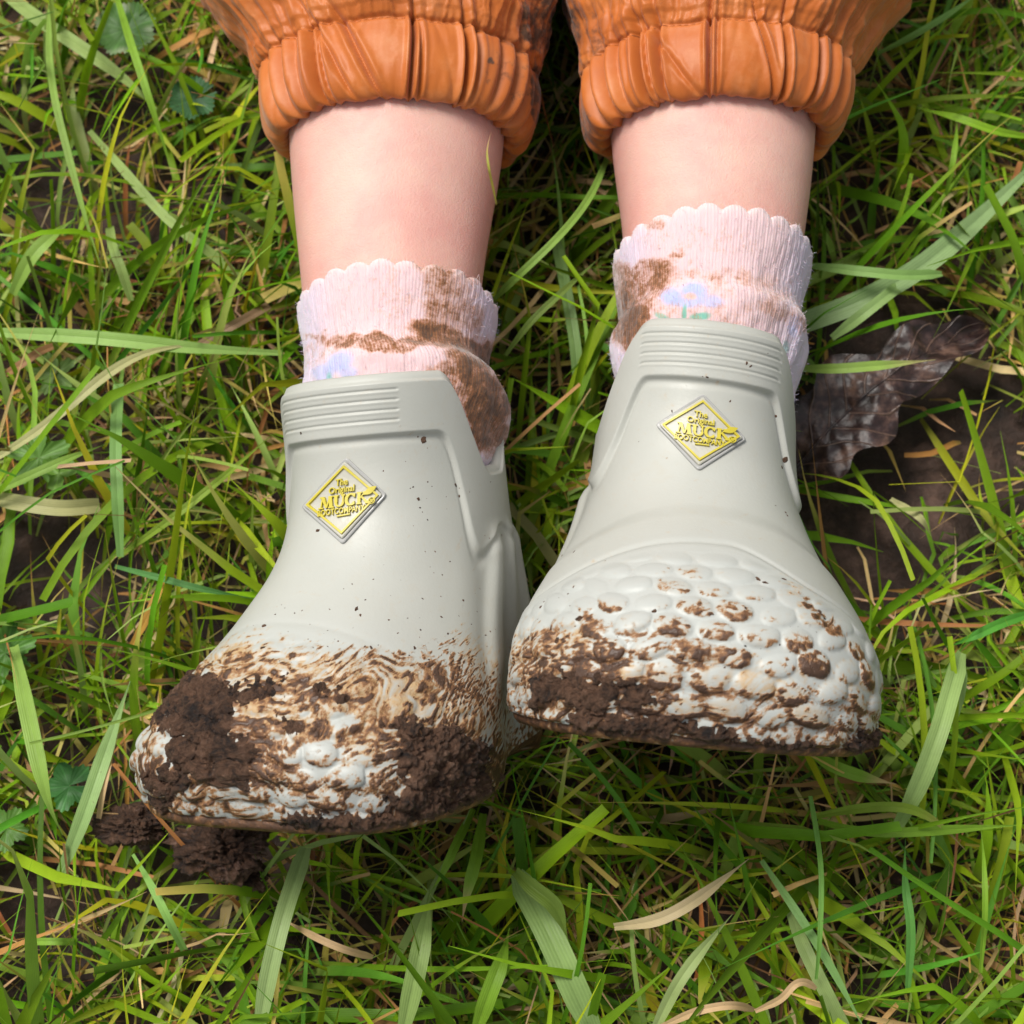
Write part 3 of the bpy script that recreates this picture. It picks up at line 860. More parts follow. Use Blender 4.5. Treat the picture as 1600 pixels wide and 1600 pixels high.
legL = [(640, -1300, 300), (610, -800, 290), (615, -300, 220), (621, 0, 180), (621, 160, 172), (620, 230, 167), (617, 300, 160), (614, 360, 151), (612, 420, 143), (612, 500, 136), (614, 620, 128), (618, 760, 125)]
legR = [(900, -1300, 300), (1010, -800, 290), (1090, -300, 220), (1112, 0, 178), (1113, 160, 163), (1114, 230, 158), (1115, 280, 153), (1116, 350, 143), (1112, 440, 134), (1105, 560, 128), (1098, 700, 125)]
BV, BF, BR = [], [], []
off = 0
for rg in (legL, legR):
    T_ = tube(rg, 72, nr=260, soft=0.35)
    P_ = tube_pts(T_, dep=0.88)
    P_ = P_ + 0.0006 * fbm(P_ * 40, 2, 3)[..., None] * np.array([0, 0, 1.0])
    F_, n_ = orient(P_)
    px_, py_ = pix(P_)
    BV.append(F2W(P_).reshape(-1, 3)); BF.append(F_ + off); off += P_.shape[0] * P_.shape[1]
    shade_red = 0.55 * sstep(0.25, 1.0, np.abs(np.cos(T_[5])) ** 3) + 0.16 * blobs(px_, py_, [(640, 380, 110, 40, 0, 1), (1120, 330, 130, 30, 0, 0.8)])  # leg sides: shade painted into the skin colour; patches above the socks: redness
    BR.append(np.clip(shade_red, 0, 0.8).ravel())
    occl.append(P_[::8, ::4])
body = new_mesh("body", np.concatenate(BV) - PLOC, np.concatenate(BF), SKIN, person, attrs=dict(side_shade_red=np.concatenate(BR)))

def valleys(TH, W, lst, c, hw, amp=1.0):
    """lst: (px, depth mm, width rad, drift)"""
    D = np.zeros_like(TH)
    for px_, depth, wid, drift in lst:
        th0 = math.acos(np.clip((px_ - c) / hw, -0.999, 0.999))
        x = TH - th0 - drift * (W - 0.5)
        x = (x + math.pi) % (2 * math.pi) - math.pi
        D -= depth * np.exp(-np.abs(x / wid) ** 1.2)
        D += depth * 0.35 * np.exp(-((np.abs(x) - 2.3 * wid) / (1.3 * wid)) ** 2)
    return D * 0.001 * amp

def trousers_leg(rings, mains, c, hw, iseam, seed, mudb):
    def tt(s):
        a = np.linspace(0, s[14], 300, endpoint=False); b = np.linspace(s[14], s[-1], 60)
        return np.concatenate([a, b])
    T_ = tube(rings, 620, tt=tt, soft=0.10, beta=math.radians(14))
    A = np.array(rings, float)
    s = np.concatenate([[0], np.cumsum(np.hypot(np.diff(A[:, 1]), np.diff(A[:, 2])))]) / 100
    vs = s[iseam]
    TH, V_ = T_[5], T_[6]
    W = V_ / vs
    cuff = sstep(1.03, 0.99, W); up = 1 - cuff
    mm = valleys(TH, np.clip(W, 0, 1.3), mains, c, hw)
    rr = np.random.default_rng(seed)
    extra = [(c + hw * math.cos(a), rr.uniform(0.3, 1.2), rr.uniform(0.012, 0.03), rr.uniform(-0.3, 0.3)) for a in np.clip(np.linspace(0.06, math.pi - 0.06, 9) + rr.normal(0, 0.12, 9), 0.03, 3.1)]
    ex2 = 0.55 * valleys(TH, np.clip(W, 0, 1.3), extra, c, hw) * (0.35 + 0.65 * sstep(0.75, 0.35, W) + 0.5 * np.exp(-((W - 1) / 0.15) ** 2))
    backs = 0.003 * perlin(np.stack([np.cos(TH) * 6, np.sin(TH) * 6, 0 * TH + seed], -1), 2) * (np.sin(TH) < 0.0)
    near = sstep(0.65, 0.15, W)
    hemf = 0.0008 * perlin(np.stack([TH * 11, V_ * 0.7, 0 * TH + seed + 2], -1), 3) * near
    nseam = np.exp(-((W - 1) / 0.14) ** 2)
    seamf = 0.0006 * perlin(np.stack([TH * 11, V_ * 1.2, 0 * TH + seed + 5], -1), 4) * nseam
    D = cuff * (1.7 * mm * (0.6 + 0.4 * sstep(0.2, 0.5, W)) + ex2 + hemf + backs) + seamf
    rel = np.exp(-np.clip(V_ - vs, 0, 9) / 0.65)
    D += up * rel * (1.2 * mm + 0.8 * ex2)
    bil = fbm(np.stack([np.cos(TH) * 1.7, np.sin(TH) * 1.7, V_ * 0.9 + seed], -1), 3, seed)
    D += up * (1 - np.exp(-(V_ - vs).clip(0) / 0.3)) * 0.0085 * bil
    wr = fbm(np.stack([np.cos(TH) * 3.5, np.sin(TH) * 3.5, V_ * 1.6 + seed], -1), 4, seed + 1)
    lf = fbm(np.stack([np.cos(TH) * 7 + 0.6 * wr, np.sin(TH) * 7, V_ * 0.55 + seed], -1), 3, seed + 6)
    D += 0.0026 * (0.2 - np.abs(lf) ** 0.8) * (up * (0.45 + 0.9 * rel) + 0.22) + 0.0012 * (0.2 - np.abs(wr)) * up
    D -= 0.0012 * np.exp(-((V_ - vs) / 0.035) ** 2)
    axd = 0.0013 * perlin(np.stack([TH * 3.5, 0 * TH, 0 * TH + seed], -1), 7) + cuff * near * 0.0012 * perlin(np.stack([TH * 9, 0 * TH, 0 * TH + seed], -1), 9)
    P_ = tube_pts(T_, rad_add=D, ax_add=axd, dep=0.86)
    iv = int(np.argmin(np.abs(V_[:, 0] - vs)))
    px_, py_ = pix(P_)
    dk = blobs(px_ + 16 * wr, py_ + 20 * bil, mudb)
    # shade of the cuff creases painted into the colour, on top of the mud
    dk = 0.8 * dk + 0.42 * sstep(0.0005, 0.0028, -mm) * cuff
    return P_, dk, iv

trL = [(622, 205, 165), (622, 226, 168), (622, 236, 178), (622, 234, 192), (622, 218, 207), (623, 192, 216), (624, 160, 219), (624, 142, 218), (623, 132, 213), (622, 126, 212),
       (621, 114, 222), (615, 70, 238), (604, 40, 255), (592, 0, 275), (580, -60, 305), (580, -180, 335), (590, -400, 370), (620, -800, 400), (680, -1200, 430)]
trR = [(1116, 195, 155), (1116, 218, 160), (1116, 230, 170), (1116, 228, 184), (1117, 212, 200), (1118, 186, 209), (1119, 155, 212), (1120, 140, 211), (1120, 132, 207), (1121, 126, 206),
       (1123, 114, 217), (1130, 66, 232), (1140, 36, 248), (1152, 0, 268), (1165, -60, 298), (1150, -180, 330), (1120, -400, 370), (1060, -800, 400), (920, -1200, 430)]
mL = [(430, 1.4, .05, .1), (452, 1.6, .04, .1), (478, 1.0, .03, .1), (507, 3.0, .026, .10), (520, 2.2, .022, .12), (548, 1.0, .02, .40), (590, 1.8, .022, .38), (655, 3.6, .015, -.02), (668, 1.4, .014, .03),
      (737, 3.4, .018, .06), (752, 1.0, .02, .0), (784, 1.0, .03, -.1), (806, 1.6, .035, -.1), (824, 2.2, .05, -.1), (836, 1.6, .06, 0)]
mR = [(921, 2.6, .05, .1), (938, 2.0, .04, .1), (958, 1.2, .03, .1), (990, 3.2, .022, .08), (1002, 1.6, .015, .1), (1017, 2.6, .02, .06), (1055, 0.7, .02, .6), (1090, 3.0, .014, .02), (1101, 1.2, .014, .02), (1190, 1.8, .016, .30), (1211, 2.6, .018, .12),
      (1262, 2.4, .022, .05), (1284, 1.0, .03, .0), (1304, 1.8, .05, .0), (1320, 1.4, .06, .0)]
mudL = [(845, 30, 38, 60, 0, 0.85), (805, 62, 22, 16, 0, 0.7), (610, -6, 60, 20, 0, 0.35), (815, 120, 25, 60, 0, 0.50), (838, 150, 12, 70, 0, 0.9), (780, 110, 30, 40, 0, 0.45), (770, 95, 7, 7, 0, 0.95), (690, 0, 60, 16, 0, 0.25)]
mudR = [(888, 40, 22, 55, 0, 0.8), (926, 40, 20, 24, 0, 0.5), (905, 200, 22, 40, 0, 0.7), (1040, 0, 80, 14, 0, 0.3), (925, 70, 20, 20, 0, 0.6)]
TV, TF, TD, off = [], [], [], 0
stitchV, stitchF, so = [], [], 0
for rg, mn, c_, hw_, sd_, mb in ((trL, mL, 623, 218, 11, mudL), (trR, mR, 1119, 211, 29, mudR)):
    rg = [(a_, b_ - 6, c2_) for a_, b_, c2_ in rg]
    P_, dk_, iv = trousers_leg(rg, mn, c_, hw_, 9, sd_, mb)
    F_, n_ = orient(P_)
    # a rounded end closes the far end
    TV.append(F2W(P_).reshape(-1, 3)); TF.append(F_ + off); TD.append(dk_.ravel()); off += P_.shape[0] * P_.shape[1]
    occl.append(P_[::6, ::10])
    row = P_[iv - 2]; nn_ = n_[iv - 2]
    nc_ = row.shape[0]
    for j in range(0, nc_ - 5, 5):
        if row[j, 2] < -0.005: continue
        a, b = row[j], row[j + 3]; n = nn_[j + 1]
        d = b - a; L_ = np.linalg.norm(d)
        if L_ < 1e-5: continue
        d /= L_; sdv = np.cross(n, d); w_ = 0.00016
        q = []
        for t_, up_ in ((0, -1), (0.15, 1), (0.85, 1), (1, -1)):
            c0 = a + d * L_ * t_ + n * (0.00014 * up_ + 0.0001)
            q += [c0 - sdv * w_, c0 + sdv * w_]
        stitchV.append(np.array(q)); stitchF.append(grid_faces(4, 2) + so); so += 8
trousers = new_mesh("trousers", np.concatenate(TV) - PLOC, np.concatenate(TF), CLOTH, person, attrs=dict(dark=np.concatenate(TD)))
tag(trousers, "orange waterproof trousers with gathered elastic cuffs, muddy between the legs")
st_ = new_mesh("stitching", F2W(np.concatenate(stitchV)) - PLOC, np.concatenate(stitchF), THREAD, trousers, smooth=False); st_["kind"] = "stuff"

# socks: rolled scalloped rim, ribbed cuff, slouched lower fold going into the boot
def sock(rings, c, hw, lobes, seed, dirt, flowers, shift, label, shift_py):
    def tt(s): return np.linspace(0, s[-1], 230)
    rings = [(a, b + shift_py, c_) for a, b, c_ in rings]
    T_ = tube(rings, 460, tt=tt, soft=0.07, beta=math.radians(28))
    TH, V_ = T_[5], T_[6]
    lo = np.abs(np.sin(TH * lobes / 2 + shift))
    edge = np.exp(-V_ / 0.18)
    D = 0.0034 * (lo ** 0.5 - 0.7) * np.exp(-((V_ - 0.12) / 0.16) ** 2)
    axd = -0.0056 * (lo ** 0.5) * edge + 0.0012 * perlin(np.stack([np.cos(TH) * 2, np.sin(TH) * 2, V_ * 0.3 + seed], -1), 1)
    fold = fbm(np.stack([np.cos(TH) * 1.8, np.sin(TH) * 1.8, V_ * 0.9 + seed], -1), 3, seed)
    fuzz = fbm(np.stack([np.cos(TH) * 30, np.sin(TH) * 30, V_ * 6 + seed], -1), 3, seed + 2)
    D = D + 0.0028 * fold * sstep(0.5, 1.5, V_) + 0.00035 * fuzz + 0.00018 * np.sin(TH * 190)
    axd = axd + 0.002 * fold * sstep(0.5, 1.2, V_)
    P_ = tube_pts(T_, rad_add=D, ax_add=axd, dep=0.9)
    px_, py_ = pix(P_)
    wob = fbm(np.stack([px_ / 40, py_ / 40, 0 * px_ + seed], -1), 4, seed + 3)
    dk = blobs(px_ + 30 * wob, py_ + 26 * wob, dirt)
    base = np.array([0.67, 0.485, 0.50]) + 0 * P_
    lil = np.array([0.61, 0.525, 0.63])
    mixf = sstep(0.55, 0.95, np.abs(np.cos(TH)))[..., None]
    base = base * (1 - mixf) + lil * mixf
    rimf = sstep(0.42, 0.25, V_)[..., None]
    base = base * (1 - rimf * 0.6) + np.array([0.70, 0.58, 0.56]) * rimf * 0.6
    for (fx, fy, rx, ry, rot, colr, soft_) in flowers:
        f = blobs(px_ + 6 * wob, py_ + 6 * wob, [(fx, fy + 8, rx, ry, rot, 1)])[..., None] * soft_
        base = base * (1 - f) + np.array(colr) * f
    F_, n_ = orient(P_)
    uv = np.stack([(TH + math.pi / 2) / (2 * math.pi), V_ / V_.max()], -1).reshape(-1, 2)
    o = new_mesh("sock", F2W(P_).reshape(-1, 3) - PLOC, F_, KNIT, person, attrs=dict(dark=dk), cols=base.reshape(-1, 3), uv=uv)
    tag(o, label)
    # loose fibres standing off the knit
    r = np.random.default_rng(seed)
    n = 3000
    ii = r.integers(4, P_.shape[0] - 40, n); jj = r.integers(0, P_.shape[1], n)
    b0 = P_[ii, jj]; nn = n_[ii, jj]
    d = nn + 0.9 * r.normal(size=(n, 3)); d /= np.linalg.norm(d, axis=1)[:, None]
    L_ = r.uniform(0.0005, 0.0022, n)[:, None]
    sdv = np.cross(d, r.normal(size=(n, 3))); sdv /= np.linalg.norm(sdv, axis=1)[:, None]
    w_ = 0.00005
    mid = b0 + d * L_ * 0.5 + sdv * L_ * 0.15
    V = np.stack([b0 - sdv * w_, b0 + sdv * w_, mid - sdv * w_, mid + sdv * w_, b0 + d * L_], 1).reshape(-1, 3)
    k = np.arange(n)[:, None] * 5
    F = np.concatenate([k + [0, 1, 3], k + [0, 3, 2], k + [2, 3, 4]])
    fz = new_mesh("fuzz", F2W(V) - PLOC, F, KNIT, o, attrs=dict(dark=np.repeat(dk[ii, jj], 5)), cols=np.repeat(base[ii, jj], 5, 0), uv=np.zeros((len(V), 2)))
    fz["kind"] = "stuff"
    occl.append(P_[::8, ::8])
    return o

BLUE = (0.36, 0.44, 0.74); TEAL = (0.10, 0.42, 0.32)
skL = [(621, 470, 145), (621, 456, 150), (621, 448, 154), (621, 452, 157), (622, 466, 155), (621, 490, 149), (620, 520, 142), (620, 540, 139), (620, 556, 141), (624, 562, 150), (630, 572, 158), (634, 590, 162), (635, 620, 160), (630, 650, 150), (624, 700, 138), (620, 780, 130)]
skR = [(1113, 385, 145), (1113, 372, 148), (1113, 364, 151), (1113, 368, 155), (1113, 385, 154), (1112, 410, 149), (1110, 440, 143), (1109, 458, 140), (1108, 472, 142), (1107, 478, 149), (1107, 488, 153), (1107, 510, 151), (1106, 540, 144), (1103, 570, 136), (1100, 640, 134), (1096, 720, 128)]
dirtL = [(695, 465, 42, 50, 0, 0.62), (715, 500, 40, 40, 20, 0.55), (700, 425, 60, 14, 10, 0.42), (600, 532, 125, 13, 2, 0.72), (700, 530, 70, 20, 22, 0.95), (745, 570, 40, 45, 30, 0.95), (760, 640, 40, 70, 0, 0.98), (720, 600, 50, 30, 20, 0.75), (500, 548, 40, 18, -40, 0.30), (640, 470, 70, 60, 0, 0.16)]
dirtR = [(1010, 430, 55, 24, -5, 0.72), (975, 485, 32, 60, 0, 0.95), (1000, 450, 60, 30, -20, 0.7), (1130, 430, 100, 14, 8, 0.38), (1210, 470, 50, 30, 20, 0.32), (1060, 400, 16, 8, 0, 0.55), (1020, 350, 16, 14, 0, 0.35), (1240, 500, 20, 30, 0, 0.4), (1100, 380, 110, 20, 0, 0.14), (1090, 490, 120, 40, 0, 0.22)]
flL = [(530, 558, 22, 16, -20, BLUE, 0.75), (505, 575, 16, 12, 0, BLUE, 0.6), (545, 575, 15, 10, 0, BLUE, 0.6), (514, 585, 5, 12, 0, TEAL, 0.6), (540, 588, 14, 5, -15, TEAL, 0.6)]
flR = [(1048, 455, 17, 13, 10, BLUE, 0.85), (1085, 446, 20, 11, 0, BLUE, 0.85), (1110, 462, 22, 10, 10, BLUE, 0.6), (1075, 465, 22, 8, 0, BLUE, 0.7), (1080, 455, 9, 5, 0, (0.75, 0.45, 0.3), 0.7), (1069, 482, 4, 14, 8, TEAL, 0.85),
       (1035, 487, 14, 5, 25, TEAL, 0.75), (1094, 487, 16, 6, -10, TEAL, 0.85), (1240, 500, 10, 18, 0, BLUE, 0.5), (1228, 535, 5, 10, 0, TEAL, 0.5)]
sock(skL, 621, 155, 24, 3, dirtL, flL, 0.3, "pale pink ribbed sock with scalloped rim and a wide brown mud stain down its right side", 42)
sock(skR, 1112, 152, 24, 8, dirtR, flR, 0.1, "pale pink ribbed sock with scalloped rim, blue flower print and brown stain at its left fold", 43)

# ------------------------------------------------------------------ ground
def ground():
    n = 300
    xs = np.concatenate([[-12, -4, -1.2, -0.7], np.linspace(-0.42, 0.42, n), [0.7, 1.2, 4, 12]])
    ys = np.concatenate([[-12, -4, -1.2, -0.7], np.linspace(-0.42, 0.42, n), [0.7, 1.2, 4, 12]])
    X, Y = np.meshgrid(xs, ys)
    P = np.stack([X, Y, 0 * X], -1)
    z = 0.010 * fbm(P * 14, 5, 61) + 0.004 * fbm(P * 70, 3, 62) + 0.0016 * fbm(P * 260, 3, 63)
    core = sstep(0.6, 0.4, np.maximum(np.abs(X), np.abs(Y)))
    P[..., 2] = z * core - 0.006
    g = new_mesh("ground", P.reshape(-1, 3), grid_faces(*X.shape), SOIL)
    g["kind"] = "structure"
ground()

# things that hide grass: one coarse search tree, in the world
ov, of, oo = [], [], 0
for P_ in occl:
    ov.append(F2W(P_).reshape(-1, 3)); of.append(grid_faces(P_.shape[0], P_.shape[1], True) + oo); oo += P_.shape[0] * P_.shape[1]
OBV = BVHTree.FromPolygons(np.concatenate(ov).tolist(), np.concatenate(of).tolist())
CAMV = Vector(CAMW)

def in_front(p):
    """True when the point would cover or pierce one of the legs or boots"""
    v = Vector(p) - CAMV; L = v.length; d = v / L
    h = OBV.ray_cast(CAMV, d)
    if h[0] is None: return 0
    if h[3] > L: return 1                       # between lens and body
    # inside? count crossings beyond the point
    cnt = 0; o = Vector(p); far = 0
    while cnt < 8:
        h2 = OBV.ray_cast(o, d)
        if h2[0] is None: break
        cnt += 1; o = h2[0] + d * 1e-5
    return 1 if cnt % 2 == 1 else 2

# ------------------------------------------------------------------ grass
GREENS = np.array([(0.140, 0.280, 0.008), (0.205, 0.365, 0.010), (0.290, 0.430, 0.014), (0.28, 0.41, 0.065), (0.35, 0.48, 0.12), (0.085, 0.205, 0.008), (0.42, 0.45, 0.018), (0.115, 0.300, 0.025)])
STRAWS = np.array([(0.62, 0.40, 0.17), (0.72, 0.52, 0.26), (0.50, 0.25, 0.08), (0.42, 0.35, 0.06), (0.60, 0.46, 0.12), (0.24, 0.12, 0.05)])

def ribbon(path, widths, side, nrm, fold):
    """path (n,s,3) widths (n,s) side,nrm (n,s,3) -> verts (n,s,3cols,3)"""
    a = path - side * (widths * 0.5)[..., None] + nrm * (widths * fold)[..., None]
    b = path
    c = path + side * (widths * 0.5)[..., None] + nrm * (widths * fold)[..., None]
    return np.stack([a, b, c], 2)

def ribbon_faces(n, s):
    base = grid_faces(s, 3)
    return (base[None] + (np.arange(n) * s * 3)[:, None, None]).reshape(-1, 4)

def grow(n, box, Lr, Wr, th0, bend, seed, zr=(0, 0.004), segs=8, dens=None, dirf=0.0, maxz=0.06):
    r = np.random.default_rng(seed)
    xy = np.stack([r.uniform(box[0], box[1], n * 2), r.uniform(box[2], box[3], n * 2)], -1)
    if dens is not None:
        keep = r.uniform(size=len(xy)) < dens(xy)
        xy = xy[keep][:n]
    else: xy = xy[:n]
    n = len(xy)
    L = r.uniform(*Lr, n) * r.choice([0.55, 0.8, 1, 1.25], n); W = r.uniform(*Wr, n) * r.choice([0.6, 0.8, 1.0, 1.2], n, p=[.3, .3, .27, .13])
    az = r.uniform(0, 2 * math.pi, n)
    if dirf:
        f = perlin(np.c_[xy * 7, np.zeros(n)], 77) * 2.6 + 1.35
        az = np.where(r.uniform(size=n) < dirf, f + r.normal(0, 0.5, n), az)
    t0 = np.radians(r.uniform(*th0, n)); bd = np.radians(r.uniform(*bend, n)); tw = r.normal(0, 0.35, n)
    S = np.linspace(0, 1, segs)
    th = t0[:, None] + bd[:, None] * S ** 1.2
    ph = az[:, None] + tw[:, None] * S * 1.2
    # a kink now and then
    kn = (r.uniform(size=n) < 0.3)[:, None] * sstep(0.5, 0.62, S)[None] * r.normal(0, 1.0, n)[:, None]
    ph = ph + kn
    d = np.stack([np.sin(th) * np.cos(ph), np.sin(th) * np.sin(ph), np.cos(th)], -1)
    ds = (L / (segs - 1))[:, None, None]
    path = np.concatenate([np.zeros((n, 1, 3)), np.cumsum(d[:, :-1] * ds, 1)], 1)
    path[..., :2] += xy[:, None]; path[..., 2] += r.uniform(*zr, n)[:, None]
    # blades that come down lie on whatever is beneath them
    fl = r.uniform(0.001, 0.012, n)[:, None]
    path[..., 2] = np.where(path[..., 2] < fl, fl + 0.15 * (path[..., 2] - fl).clip(-0.02, 0), path[..., 2])
    path[..., 2] = np.minimum(path[..., 2], maxz + 0.2 * (path[..., 2] - maxz).clip(0))
    path[:, 0, 2] = 0
    up = np.array([0, 0, 1.0])
    side = np.cross(d, up); side /= np.linalg.norm(side, axis=-1, keepdims=True) + 1e-9
    nr_ = np.cross(side, d)
    roll = (r.normal(0, 0.55, n)[:, None] + r.normal(0, 0.9, n)[:, None] * S)
    s2 = side * np.cos(roll)[..., None] + nr_ * np.sin(roll)[..., None]
    n2 = -side * np.sin(roll)[..., None] + nr_ * np.cos(roll)[..., None]
    tip = r.choice([0.0, 0.0, 0.0, 0.8], n)[:, None]
    prof = (0.55 + 0.45 * sstep(0, 0.25, S))[None] * np.maximum((1 - sstep(0.45, 1.0, S)[None] * (1 - tip)), 0.04)
    return path, W[:, None] * prof, s2, n2, r

patches = [(1400, 560, 150, 90, 0.97), (1330, 790, 130, 170, 0.95), (1420, 110, 70, 60, 0.7), (190, 190, 55, 60, 0.75), (60, 320, 80, 60, 0.8), (60, 1390, 60, 60, 0.75), (110, 900, 90, 90, 0.8), (1330, 300, 60, 90, 0.55), (300, 1330, 110, 60, 0.8), (1500, 700, 90, 130, 0.75), (480, 1570, 70, 40, 0.5), (1540, 60, 60, 60, 0.4), (40, 700, 50, 100, 0.3)]
PW = [(G(a, b), rx * 0.00023, ry * 0.00023, s_) for a, b, rx, ry, s_ in patches]
def dens(xy):
    o = np.ones(len(xy))
    for p, rx, ry, s_ in PW:
        e = np.sqrt(((xy[:, 0] - p[0]) / rx) ** 2 + ((xy[:, 1] - p[1]) / ry) ** 2)
        o = np.minimum(o, 1 - s_ * sstep(1.25, 0.6, e))
    cl = perlin(np.c_[xy * 28, np.zeros(len(xy))], 55)
    return np.clip(o * (0.70 + 0.55 * cl), 0.03, 1)

def field(name, label, cat, specs, pal, palp, seed, brown):
    Vs, Cs, Us, Fs, off = [], [], [], [], 0
    for sp in specs:
        path, w, s2, n2, r = grow(**sp)
        n, s = w.shape
        # drop blades that would pierce or cover the legs and boots
        keep = np.ones(n, bool)
        fr = W2F(path); px, py = pix(fr)
        cand = ((px > 190) & (px < 1440) & (py > -900) & (py < 1350))
        tipxy = path[:, -1, :2]; midxy = path[:, s // 2, :2]
        keep &= r.uniform(size=n) < np.minimum(dens(midxy), dens(tipxy)) ** 0.75 + 0.06
        for i in np.nonzero(cand.any(1) & keep)[0]:
            for j in range(1, s):
                if cand[i, j] and in_front(path[i, j]) == 1:
                    keep[i] = False; break
        path, w, s2, n2 = path[keep], w[keep], s2[keep], n2[keep]; n = len(path)
        fold = r.uniform(0.02, 0.28, n)[:, None] * np.ones((1, s))
        V = ribbon(path, w, s2, n2, fold)
        ci = r.choice(len(pal), n, p=palp)
        c = pal[ci] * r.uniform(0.7, 1.3, n)[:, None]
        c = c * (1 + r.normal(0, 0.08, (n, 3)))
        S = np.linspace(0, 1, s)
        cc = np.repeat(c[:, None], s, 1)
        tipb = (r.uniform(size=n) < brown)[:, None] * sstep(0.55, 0.95, S)[None]
        tc = STRAWS[r.integers(0, len(STRAWS), n)][:, None]
        cc = cc * (1 - tipb[..., None]) + tc * tipb[..., None]
        baseb = (r.uniform(size=n) < 0.5)[:, None] * sstep(0.3, 0.0, S)[None] * 0.6
        cc = cc * (1 - baseb[..., None]) + np.array([0.36, 0.34, 0.10]) * baseb[..., None]
        CC = np.repeat(cc[:, :, None], 3, 2)
        UV = np.zeros((n, s, 3, 2)); UV[..., 0] = np.array([0, .5, 1]); UV[..., 1] = S[None, :, None]
        Vs.append(V.reshape(-1, 3)); Cs.append(np.clip(CC, 0.005, 1).reshape(-1, 3)); Us.append(UV.reshape(-1, 2)); Fs.append(ribbon_faces(n, s) + off); off += n * s * 3
    o = new_mesh(name, np.concatenate(Vs), np.concatenate(Fs), GRASS, None, cols=np.concatenate(Cs), uv=np.concatenate(Us))
    tag(o, label, cat, kind="stuff")
    return o

core = (-0.235, 0.235, -0.215, 0.26)
wide = (-0.5, 0.5, -0.5, 0.55)
gp = np.array([.2, .2, .16, .1, .06, .12, .08, .08])
field("dead_grass", "thatch of dry straw and brown stems lying under the green blades", "dead grass", [
    dict(n=3400, box=core, Lr=(0.015, 0.05), Wr=(0.0007, 0.0022), th0=(70, 95), bend=(-15, 20), seed=101, dens=dens, segs=6),
    dict(n=1900, box=core, Lr=(0.03, 0.075), Wr=(0.0007, 0.0026), th0=(30, 85), bend=(0, 60), seed=102, dens=dens, segs=7),
    dict(n=2500, box=wide, Lr=(0.03, 0.06), Wr=(0.001, 0.003), th0=(60, 95), bend=(-10, 20), seed=103, segs=4)], STRAWS, np.array([.2, .2, .2, .15, .1, .15]), 1, 0.0)
field("grass", "dense tangled green grass around and beneath the legs and boots", "grass", [
    dict(n=3600, box=core, Lr=(0.02, 0.06), Wr=(0.0007, 0.0020), th0=(25, 85), bend=(10, 60), seed=111, dens=dens, segs=6, dirf=0.3),
    dict(n=2900, box=core, Lr=(0.04, 0.095), Wr=(0.0014, 0.0032), th0=(15, 75), bend=(20, 90), seed=112, dens=dens, segs=9, dirf=0.45),
    dict(n=480, box=core, Lr=(0.05, 0.12), Wr=(0.0028, 0.0052), th0=(20, 70), bend=(20, 80), seed=113, dens=dens, segs=10, dirf=0.5),
    dict(n=6500, box=wide, Lr=(0.04, 0.09), Wr=(0.0020, 0.0044), th0=(15, 75), bend=(20, 80), seed=114, segs=5, dens=dens)], GREENS, gp, 2, 0.16)

# ------------------------------------------------------------------ blades one can pick out
PALEG = (0.31, 0.43, 0.12); MIDG = (0.25, 0.40, 0.07); BRIGHT = (0.21, 0.38, 0.03); DEEP = (0.10, 0.26, 0.03); TAN = (0.66, 0.45, 0.24); OLIVE = (0.22, 0.33, 0.03); CREAM = (0.46, 0.45, 0.20)
def smooth_path(pts, n):
    P = np.array(pts, float)
    d = np.concatenate([[0], np.cumsum(np.hypot(*np.diff(P[:, :2], axis=0).T))])
    t = np.linspace(0, d[-1], n)
    out = np.stack([table2(d, P[:, k], 0.10 * d[-1], t) for k in range(P.shape[1])], -1)
    return out, t / d[-1]

